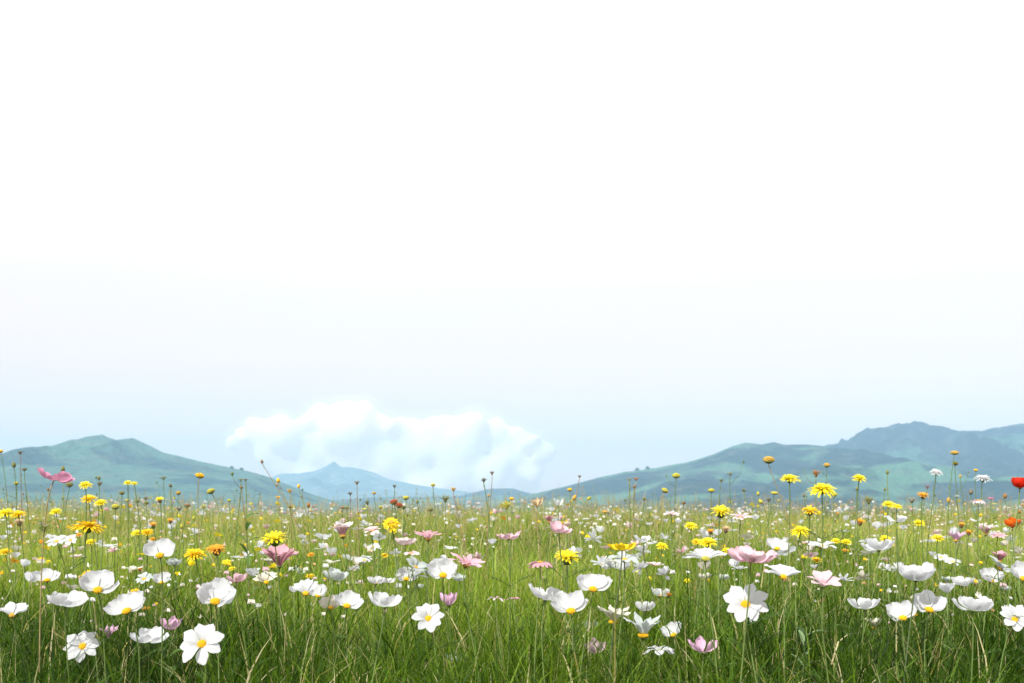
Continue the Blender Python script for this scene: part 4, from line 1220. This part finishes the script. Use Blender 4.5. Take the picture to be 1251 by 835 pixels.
# --- buttons, seed heads and buds on thin stalks, from left to right
B(25, 554, 7, 'grey_seed', 'grey seed head standing highest at the far left', kind='tuft', real=.028, stem='brown')
B(30, 574, 6, 'grey_seed', 'small side seed head beside the highest left stalk', real=.024)
B(17, 568, 7, 'olive_seed', 'olive bud left of the highest left seed head', kind='bud', real=.026)
B(20, 591, 6, 'disc_lime', 'yellow green bud below the olive one at the far left', real=.024)
B(1, 552, 6, 'disc', 'yellow bud touching the left photo edge', real=.028)
B(77, 573, 7, 'olive_seed', 'pale green bud behind the deep pink cosmos', kind='bud', real=.028, stem='stem_lime')
B(85, 593, 9, 'olive_seed', 'dark drooping bud under the deep pink cosmos', real=.03)
B(59, 598, 4, 'brown', 'tiny brown bud straight under the deep pink cosmos', kind='bud', real=.016)
B(121, 584, 5, 'olive_seed', 'tiny bud above its twin before the twin hill', kind='bud', real=.02)
B(122, 591, 6, 'grey_seed', 'small bud beneath its twin before the twin hill', real=.022)
B(141, 620, 10, 'disc_lime', 'yellow green cup head right of the left trio', real=.034, kind='disc')
B(149, 603, 7, 'olive_seed', 'dark bud left under the pale yellow pair', real=.026)
B(156, 612, 5, 'disc_lime', 'small lime bud under the pale yellow pair', real=.02)
B(178, 609, 5, 'grey_seed', 'upper dark bud left of the yellow thistle head', real=.02)
B(179, 615, 6, 'olive_seed', 'lower dark bud left of the yellow thistle head', real=.022)
B(168, 613, 6, 'olive_seed', 'flat bud between the pale pair and the dark twin buds', real=.022)
Y(195, 609, 12, 'yellow', 'ochre thistle like head before the twin hill', kind='tuft', calyx='brown', real=.04)
B(200, 585, 8, 'olive_seed', 'branched brown green umbel right of the pale yellow pair', kind='umbel', real=.03)
B(208, 593, 5, 'grey_seed', 'tiny grey bud right under the branched umbel', kind='bud', real=.018)
B(218, 603, 6, 'disc_orange', 'small orange button before the twin hill', real=.022, squash=1)
B(229, 618, 8, 'brown', 'flat brown head on a straight stalk', real=.028, squash=.6)
B(219, 623, 8, 'grey_seed', 'grey brown head left under the flat brown one', kind='tuft', real=.028)
B(244, 582, 11, 'disc', 'ochre oval button on a long stalk before the twin hill', real=.036, roll=14, squash=.7, stem='stem_straw')
B(237, 633, 5, 'disc_lime', 'tiny lime bud under the flat brown head', kind='bud', real=.018)
B(222, 643, 6, 'disc_lime', 'lime bud above the orange gold flower', kind='bud', real=.022)
B(249, 620, 8, 'disc_lime', 'dull yellow ragged head below the ochre oval button', kind='tuft', real=.03)
B(258, 601, 10, 'disc_lime', 'yellow green head nodding left on a bent stalk', real=.032, roll=-20, stem='stem_lime', lean=.12)
B(294, 587, 6, 'olive_seed', 'left umbel of the tall green pair on thick stalks at left', kind='umbel', real=.026, stem='stem', thick=1.5)
B(300, 587, 6, 'grey_seed', 'right umbel of the tall green pair on thick stalks at left', kind='umbel', real=.026, stem='stem_lime', thick=1.5)
B(295, 596, 5, 'brown', 'brown bud right below the left umbel pair', real=.018, stem='brown')
B(280, 612, 5, 'disc_lime', 'bud at the bend of the arching lime stalk', real=.018, stem='stem_lime', lean=.06)
B(320, 564, 5, 'brown', 'brown bud at the tip of the long curved stalk against the cloud', kind='bud', real=.02, lean=.30, stem='stem_straw')
B(340, 587, 6, 'disc', 'yellow bud halfway down the long curved stalk', kind='bud', real=.024, lean=.18, stem='stem_straw')
B(354, 601, 8, 'disc_orange', 'orange head low on the long curved stalk', kind='tuft', real=.03, stem='stem_straw')
B(340, 609, 7, 'disc', 'mustard bud left of the orange head', kind='tuft', real=.026, stem='stem_straw')
B(365, 594, 5, 'disc', 'yellow tip of the arched stalk before the far mountain', kind='bud', real=.02, lean=.10, stem='stem_lime')
B(377, 617, 6, 'straw_petal', 'cream bud under the arched yellow tip', kind='bud', real=.022, stem='stem_lime')
B(354, 619, 5, 'olive_seed', 'olive bud under the orange head', kind='bud', real=.018)
B(436, 591, 7, 'brown', 'brown cup shaped seed head before the far mountain', kind='tuft', real=.026, stem='brown')
B(428, 604, 7, 'grey_seed', 'grey spiky head left of the brown cup shaped one', kind='tuft', real=.026, stem='brown')
B(418, 621, 7, 'brown', 'left half of the flat brown double head', real=.024, squash=.6)
B(423.5, 621, 7, 'olive_seed', 'right half of the flat brown double head', real=.024, squash=.6)
B(449, 615, 8, 'olive_seed', 'green tuft head right of the brown cup shaped one', kind='tuft', real=.028, stem='stem_lime')
B(457, 603, 5, 'disc_orange', 'tiny orange button below the pale mountain slope', real=.018)
B(465, 620, 5, 'disc_lime', 'tiny lime button left of the russet bud', real=.018)
B(482, 595, 6, 'grey_seed', 'grey seed head straight above the russet bud', kind='tuft', real=.022)
B(481, 614, 10, 'russet', 'left lobe of the russet bud before the low ridge', real=.03, roll=-15)
B(487, 618, 10, 'russet', 'right lobe of the russet bud before the low ridge', real=.03, roll=15)
B(496, 609, 8, 'disc_lime', 'mustard head right above the russet bud', real=.028)
B(510, 613, 5, 'olive_seed', 'olive bud right of the mustard head', kind='bud', real=.02)
B(529, 593, 6, 'disc_lime', 'yellow green button alone on a straight stalk before the cloud', real=.022)
B(526, 623, 7, 'olive_seed', 'green bud under the lone yellow green button', real=.024)
B(544, 611, 13, 'olive_seed', 'green star tuft with spread leaves at the low ridge', kind='tuft', real=.045, stem='stem_lime')
B(554, 599, 8, 'disc_orange', 'orange ragged head on a leaning brown stalk', kind='tuft', real=.03, lean=.10, stem='brown')
B(591, 588, 8, 'grey_seed', 'green grey seed head left of the tallest centre one', kind='tuft', real=.028, thick=1.2)
B(601, 579, 7, 'brown', 'tallest brown seed head at the centre, against the cloud', kind='tuft', real=.026, stem='brown')
B(597, 606, 4, 'disc_orange', 'tiny orange bud between the two centre seed heads', real=.014)
B(625, 610, 6, 'disc', 'small yellow bud above the spreading ochre head', real=.022)
B(619, 619, 14, 'disc_lime', 'spreading ochre head right of the centre seed heads', kind='tuft', real=.045)
B(708, 583, 5, 'brown', 'brown bud topping the slanting stalk above the long hill', kind='tuft', real=.018, lean=-.10, stem='stem_straw')
B(696, 599, 6, 'disc', 'yellow button on the slanting stalk', real=.022, lean=-.05)
B(702, 608, 7, 'disc_orange', 'orange bud right of the yellow slanting button', real=.025, roll=20, kind='bud')
B(739, 626, 7, 'disc_orange', 'salmon button at the meadow edge under the long hill', real=.03, squash=.6)
B(720, 609, 6, 'disc_lime', 'yellow winged bud on an upright straw stalk', kind='bud', real=.022, roll=60, stem='stem_lime')
B(769, 587, 6, 'olive_seed', 'left umbel of the tall green pair under the ridge trees', kind='umbel', real=.026, stem='stem', thick=1.6)
B(777, 586, 7, 'straw_petal', 'right umbel of the tall green pair under the ridge trees', kind='umbel', real=.028, stem='stem_straw', thick=1.2)
B(775, 595, 5, 'brown', 'brown bud close under the right green umbel', real=.018, stem='stem')
B(787, 610, 5, 'olive_seed', 'bud at the bend of the arching stalk right of the green pair', real=.02, lean=-.08, thick=1.4)
B(812, 600, 9, 'disc_lime', 'mustard head nodding right on a slanting stalk', real=.032, roll=25, lean=-.14, stem='stem_straw')
B(826, 582, 10, 'disc_lime', 'mustard button on a tall stalk under the long hill crest', real=.036)
B(835, 615, 6, 'brown', 'small brown button right under the tall mustard one', real=.022)
B(869, 600, 8, 'disc_lime', 'yellow button with a dark cup, middle of the long hill', real=.03)
B(881, 588, 6, 'olive_seed', 'brownish bud left of the pale branched one', kind='tuft', real=.022)
B(892, 580, 7, 'olive_seed', 'pale branched bud on a tall green stalk', kind='umbel', real=.026)
B(909, 600, 7, 'olive_seed', 'green bud atop the leaning lime stalk', kind='umbel', real=.026, lean=.10, stem='stem_lime')
B(939, 563, 14, 'disc_orange', 'large mustard brown button on a long straw stalk, highest right of centre', real=.042, lean=.20, stem='stem_straw')
B(926, 603, 5, 'disc_lime', 'tiny lime bud right of the leaning lime stalk', kind='bud', real=.018)
B(946, 603, 9, 'disc_lime', 'flat yellow green head under the large mustard button', real=.03, squash=.5)
B(939, 612, 8, 'grey_seed', 'greyish white fluffy head under the flat yellow green one', kind='tuft', real=.028)
B(929, 613, 7, 'disc_lime', 'slanted lime bud left of the greyish fluffy head', kind='bud', real=.026, roll=-50)
B(1010, 569, 8, 'disc_orange', 'brown button above the faded pinkish head', real=.03)
B(997, 580, 12, 'straw_petal', 'faded pinkish brown head above the largest yellow flower', kind='tuft', real=.04, cup='brown')
B(1019, 605, 8, 'disc_lime', 'lime button right below the largest yellow flower', real=.03)
B(982, 605, 5, 'grey_seed', 'grey bud left of the largest yellow flower', kind='bud', real=.022)
B(1047, 597, 5, 'olive_seed', 'green bud hanging under the yellow round flower', kind='bud', real=.018)
B(1061, 613, 13, 'olive_seed', 'dried green dome head right of the largest yellow flower', kind='tuft', real=.042)
B(1084, 577, 5, 'olive_seed', 'green bud atop the straight lime stalk at right', kind='bud', real=.02, stem='stem_lime', thick=1.2)
B(1081, 598, 4, 'olive_seed', 'dark green side bud of the straight lime stalk', kind='bud', real=.016)
B(1114, 611, 7, 'grey_seed', 'brown bud left of the yellow orange tuft flower', kind='bud', real=.026)
B(1133, 596, 6, 'mauve', 'pale mauve bud right above the yellow orange tuft', kind='tuft', real=.022)
B(1166, 554, 10, 'disc_orange', 'mustard double button, highest of the far right stalks', real=.034, squash=.6)
B(1167, 567, 7, 'disc_lime', 'olive button close under the mustard double one', real=.024)
B(1173, 582, 4, 'disc_orange', 'tiny tan bud on a thin stalk left of the white round flower', kind='bud', real=.016)
B(1159, 611, 7, 'disc_orange', 'tan drooping bud below the double mustard button', kind='bud', real=.026)
B(1192, 575, 5, 'disc', 'tiny yellow bud above the white round flower', real=.018)
B(1186, 601, 7, 'grey_seed', 'grey bud left under the white round flower', kind='bud', real=.026)
B(1245, 625, 5, 'straw_petal', 'cream bud between the two poppies', kind='bud', real=.02)
B(1228, 606, 6, 'straw_petal', 'cream bud below and left of the red poppy', kind='bud', real=.022)

def leafy_shoot(px, py, w, n, label, mat, feather, real=.12):
    """an upright shoot of lance shaped leaves standing in the grass"""
    d = real * F / w
    P = at(px, py, d)
    root = root_for('leafy_shoot', P, FR, 0)
    top = P - Vector(root.location)
    path = bez(Vector((0, 0, -.01)), Vector((.02, 0, top.z * .4)), Vector((-.01, 0, top.z * .8)), top + Vector((0, 0, real * .3)), 14)
    link('stem', tube('stem', path, .0022, .001, M['stem']), root)
    for i in range(n):
        p = path[5 + int(9 * i / n)]
        an = i * 2.4; el = FR.uniform(.5, 1.0)
        d3 = Vector((math.cos(an) * math.cos(el), math.sin(an) * math.cos(el), math.sin(el))); s = Vector((-math.sin(an), math.cos(an), 0))
        ln = real * FR.uniform(.35, .6); wd = ln * (.09 if feather else .20)
        vs, fs = [], []
        for k in range(8):
            t = k / 7
            c = p + d3 * ln * t - Vector((0, 0, ln * .35 * t * t)); q = wd * math.sin(math.pi * min(1, t * .93 + .05)) ** .8
            vs += [c - s * q + Vector((0, 0, q * .5)), c, c + s * q + Vector((0, 0, q * .5))]
        for k in range(7):
            b = 3 * k; fs += [(b, b + 1, b + 4, b + 3), (b + 1, b + 2, b + 5, b + 4)]
        link('leaf', mesh_from('leaf', vs, fs, M[mat]), root)
    TRIM.append((P.x, P.y, P.z, real * .3))
    props(root, label, 'plant', 'leafy shoots in the grass')
leafy_shoot(986, 785, 62, 22, 'pale feathery green shoot low in the grass right of centre', 'leaf_blue', True, .13)
leafy_shoot(448, 800, 46, 7, 'broad leaved green shoot beside the lone folded white bloom', 'leaf', False, .12)
leafy_shoot(1165, 800, 48, 7, 'broad leaved green shoot beside the folded white petal at right', 'leaf', False, .12)
leafy_shoot(868, 806, 40, 6, 'broad leaved green shoot under the lilac three petalled bell', 'leaf', False, .11)
leafy_shoot(205, 812, 60, 9, 'broad leaved green shoot below the wide flat cup at left', 'leaf', False, .12)
leafy_shoot(300, 640, 60, 12, 'slender green shoot under the tall green pair at left', 'leaf', True, .18)

# ------------------------------------------------------------------ small distant blossoms, one object each
def small_blossom_mesh(v, mat, shape):
    rr = random.Random(v)
    vs, fs, uv = [], [], []
    n = {'star': 6, 'ball': 12, 'cup': 5}[shape]
    for i in range(n):
        an = i / n * 6.283 + rr.uniform(-.2, .2)
        up = R({'star': 22, 'ball': rr.uniform(5, 70), 'cup': 58}[shape] + rr.uniform(-10, 10))
        d = Vector((math.cos(an), math.sin(an), 0)); s = Vector((-math.sin(an), math.cos(an), 0))
        w = {'star': .34, 'ball': .22, 'cup': .42}[shape]
        b = len(vs)
        for (t, q) in ((.05, .3), (.55, 1), (1, .55)):
            c = d * math.cos(up) * t + Vector((0, 0, math.sin(up) * t - (.15 * t * t)))
            vs += [c - s * w * q + Vector((0, 0, .06)), c, c + s * w * q + Vector((0, 0, .06))]; uv += [(t, 0), (t, .5), (t, 1)]
        for k in range(2):
            q = b + 3 * k
            fs += [(q, q + 1, q + 4, q + 3), (q + 1, q + 2, q + 5, q + 4)]
    return mesh_from('small_blossom', vs, fs, M[mat], uvs=uv)
PROT = {}
def small(mat, x, y, zt, size, label, group, rr):
    gz = float(g_height(x, y))
    root_key = (mat, rr.randint(0, 2), rr.choice(['star', 'ball', 'cup']))
    if root_key not in PROT:
        PROT[root_key] = small_blossom_mesh(root_key[1], root_key[0], root_key[2])
    h = zt - gz
    nm = {'white': 'small_white_flower', 'cream': 'small_cream_flower', 'blush': 'small_pink_flower', 'yellow': 'small_yellow_flower', 'gold': 'small_golden_flower', 'orange': 'small_orange_flower'}[mat]
    # stem and bloom in one mesh: a stalk of its own height with the blossom on top
    src = PROT[root_key]
    ns = len(src.vertices)
    co = np.empty(ns * 3); src.vertices.foreach_get('co', co); co = co.reshape(-1, 3)
    Rm = (Matrix.Rotation(rr.uniform(-.7, .1), 3, 'X') @ Matrix.Rotation(rr.uniform(0, 6), 3, 'Z'))
    co = co @ np.array(Rm.transposed()) * size / 2 + np.array([0, 0, h])
    vs, fs = tube('', [Vector((0, 0, -.02)), Vector((rr.uniform(-.01, .01), 0, h * .5)), Vector((0, 0, h))], .0016, .0012, None, 4, None, None, False)
    V = [tuple(c) for c in co] + [tuple(v) for v in vs]
    Fc = [tuple(p.vertices) for p in src.polygons] + [tuple(i + ns for i in f) for f in fs]
    ul = np.zeros((len(V), 2)); ul[:ns, 0] = np.tile([.1, .1, .1, .55, .55, .55, 1, 1, 1], ns // 9)
    me = mesh_from(nm, V, Fc, M[mat], uvs=ul)
    me.materials.append(M['stem'])
    mi = np.zeros(len(me.polygons), dtype=np.int32); mi[len(src.polygons):] = 1
    me.polygons.foreach_set('material_index', mi)
    o = link(nm, me); o.location = (x, y, gz)
    props(o, label, 'flower', group)
    SM.append((o, 625.5 + x / y * F, HZ + (CAM_H - zt) / y * F))
    return o
def scatter_small(mat, N, y0, y1, size, label, group, seed, low=.30, high=.52, bias=1.0, clumpy=.85):
    rr = random.Random(seed)
    k = 0
    while k < N:
        y = y0 + (y1 - y0) * rr.random() ** bias
        x = rr.uniform(-1, 1) * (.53 * y + .1)
        c = float(fbm(np.array([x * .9 + seed]), np.array([y * .5 + 3]), 2)[0])
        # the photo's meadow is barer between columns 570 and 640
        pc = 625.5 + x / y * F
        if rr.random() < clumpy and c < .52: continue
        if 560 < pc < 700 and y < 6 and rr.random() < .75: continue
        gz = float(g_height(x, y))
        small(mat, x, y, gz + rr.uniform(low, high), size * rr.uniform(.6, 1.25), label, group, rr)
        k += 1
LAND = [(68, 581, 'the deep pink cosmos'), (108, 643, 'the big golden half round flower'), (194, 672, 'the high few petalled white cosmos'), (118, 713, 'the cosmos with one upright petal'),
        (264, 668, 'the tattered orange flower'), (335, 653, 'the bright yellow spiky flower'), (341, 679, 'the dusty pink cup'), (420, 705, 'the side on pale cosmos'), (478, 639, 'the dark centred yellow flower'),
        (523, 654, 'the lone rose daisy'), (570, 686, 'the flaring pink daisy'), (621, 654, 'the pointed pink bloom'), (660, 688, 'the drooping dusty daisy'), (693, 676, 'the yellow star flower'),
        (760, 667, 'the orange cosmos'), (788, 659, 'the nodding plain white cosmos'), (844, 641, 'the pale yellow edge flower'), (862, 677, 'the broad flat white cosmos'), (917, 678, 'the big pink cosmos'),
        (978, 648, 'the flat topped yellow flower'), (1006, 710, 'the striped pink cosmos'), (1073, 666, 'the white cup on a curved stem'), (1123, 638, 'the yellow ball at right'), (1119, 700, 'the tall white cup'),
        (1168, 655, 'the lilac bloom at right'), (1237, 639, 'the orange poppy'), (1188, 737, 'the right V petalled cosmos'), (238, 675, 'the orange gold flower'), (1051, 636, 'the orange brown cushion')]
SM = []
scatter_small('white', 160, 3.0, 8.0, .074, 'white', 'small white flowers far back', 1, low=.43, high=.53, clumpy=.4)
scatter_small('white', 80, 8.0, 14.5, .07, 'white', 'small white flowers far back', 11, low=.41, high=.52)
scatter_small('cream', 60, 3.2, 9.0, .068, 'cream', 'small cream flowers far back', 2, low=.42, high=.52)
scatter_small('cream', 70, 9.0, 14.5, .07, 'cream', 'small cream flowers far back', 12, low=.41, high=.52)
scatter_small('blush', 90, 4.0, 14.5, .072, 'pale pink', 'small pink flowers far back', 3, low=.42, high=.53)
scatter_small('yellow', 120, 3.2, 14.5, .052, 'yellow', 'small yellow flowers far back', 4, low=.42, high=.55)
scatter_small('orange', 60, 3.6, 14.5, .038, 'orange', 'small orange flowers far back', 5, low=.42, high=.55)
NTH = ['nearest', 'second nearest', 'third nearest', 'fourth nearest', 'fifth nearest', 'sixth nearest', 'seventh nearest', 'eighth nearest', 'ninth nearest', 'tenth nearest', 'eleventh nearest', 'twelfth nearest', 'thirteenth nearest', 'fourteenth nearest', 'fifteenth nearest', 'sixteenth nearest', 'seventeenth nearest', 'eighteenth nearest', 'nineteenth nearest', 'twentieth nearest']
byk = {}
for (o, X, Yy) in SM:
    l = min(LAND, key=lambda q: math.hypot((q[0] - X), (q[1] - Yy) * 1.6))
    dx, dy = X - l[0], Yy - l[1]
    side = ('left of' if dx < 0 else 'right of') if abs(dx) > abs(dy) else ('above' if dy < 0 else 'below')
    byk.setdefault((o['label'], side, l[2]), []).append((math.hypot(dx, dy), o))
for (c, side, nm), lst in byk.items():
    lst.sort(key=lambda q: q[0])
    for i, (_, o) in enumerate(lst):
        o['label'] = f"small {c} flower, {NTH[min(i, 19)]} {side} {nm}"

build_grass()
build_culms()
M['speck'] = leafy('tiny_petals', (0, 0, 0), .6, .3, attr=True, var=.0)
build_specks()

# ------------------------------------------------------------------ trees on the skyline
def tree(px, py, hpx, D, label, seed):
    rr = random.Random(seed)
    b = at(px, py, D)
    H = hpx / F * D
    root = bpy.data.objects.new('broadleaf_tree', None); COL.objects.link(root); root.location = b - Vector((0, 0, 2))
    vs, fs = lathe([(.5, 0), (.35, H * .3), (.22, H * .6)], 6)
    for k in range(4):
        an = k * 1.6
        tube('', [Vector((0, 0, H * .3)), Vector((math.cos(an) * H * .15, math.sin(an) * H * .15, H * .5)), Vector((math.cos(an) * H * .28, math.sin(an) * H * .28, H * .65))], .2, .08, None, 4, vs, fs, False)
    link('trunk', mesh_from('trunk', vs, fs, M['brown']), root)
    vs, fs = [], []
    for k in range(900):
        q = Vector((rr.gauss(0, 1), rr.gauss(0, 1), rr.gauss(0, 1))).normalized() * rr.random() ** .4
        lump = 1 + .25 * math.sin(q.x * 5 + seed) * math.cos(q.y * 4)
        c = Vector((q.x * H * .48 * lump, q.y * H * .48 * lump, H * .66 + q.z * H * .36 * lump))
        s = Vector((rr.gauss(0, 1), rr.gauss(0, 1), rr.gauss(0, 1))).normalized() * H * .05; t = s.orthogonal().normalized() * H * .05
        n = len(vs); vs += [c - s, c + t, c + s, c - t]; fs.append((n, n + 1, n + 2, n + 3))
    link('crown', mesh_from('crown', vs, fs, M['leaf_dark'], smooth=False), root)
    props(root, label, 'tree', 'trees on the skyline')
M['leaf_dark'] = leafy('dark_tree_leaf', (.03, .06, .025), .6, .2, var=.3, nscale=.5)
tree(778.5, 577, 6, 2400, 'left tree of the pair on the long right hill crest', 1)
tree(791, 575, 6, 2400, 'right tree of the pair on the long right hill crest', 2)
tree(283, 573.5, 5, 2100, 'left tree of the pair on the right flank of the twin hill', 3)
tree(295, 575.5, 5, 2100, 'right tree of the pair on the right flank of the twin hill', 4)
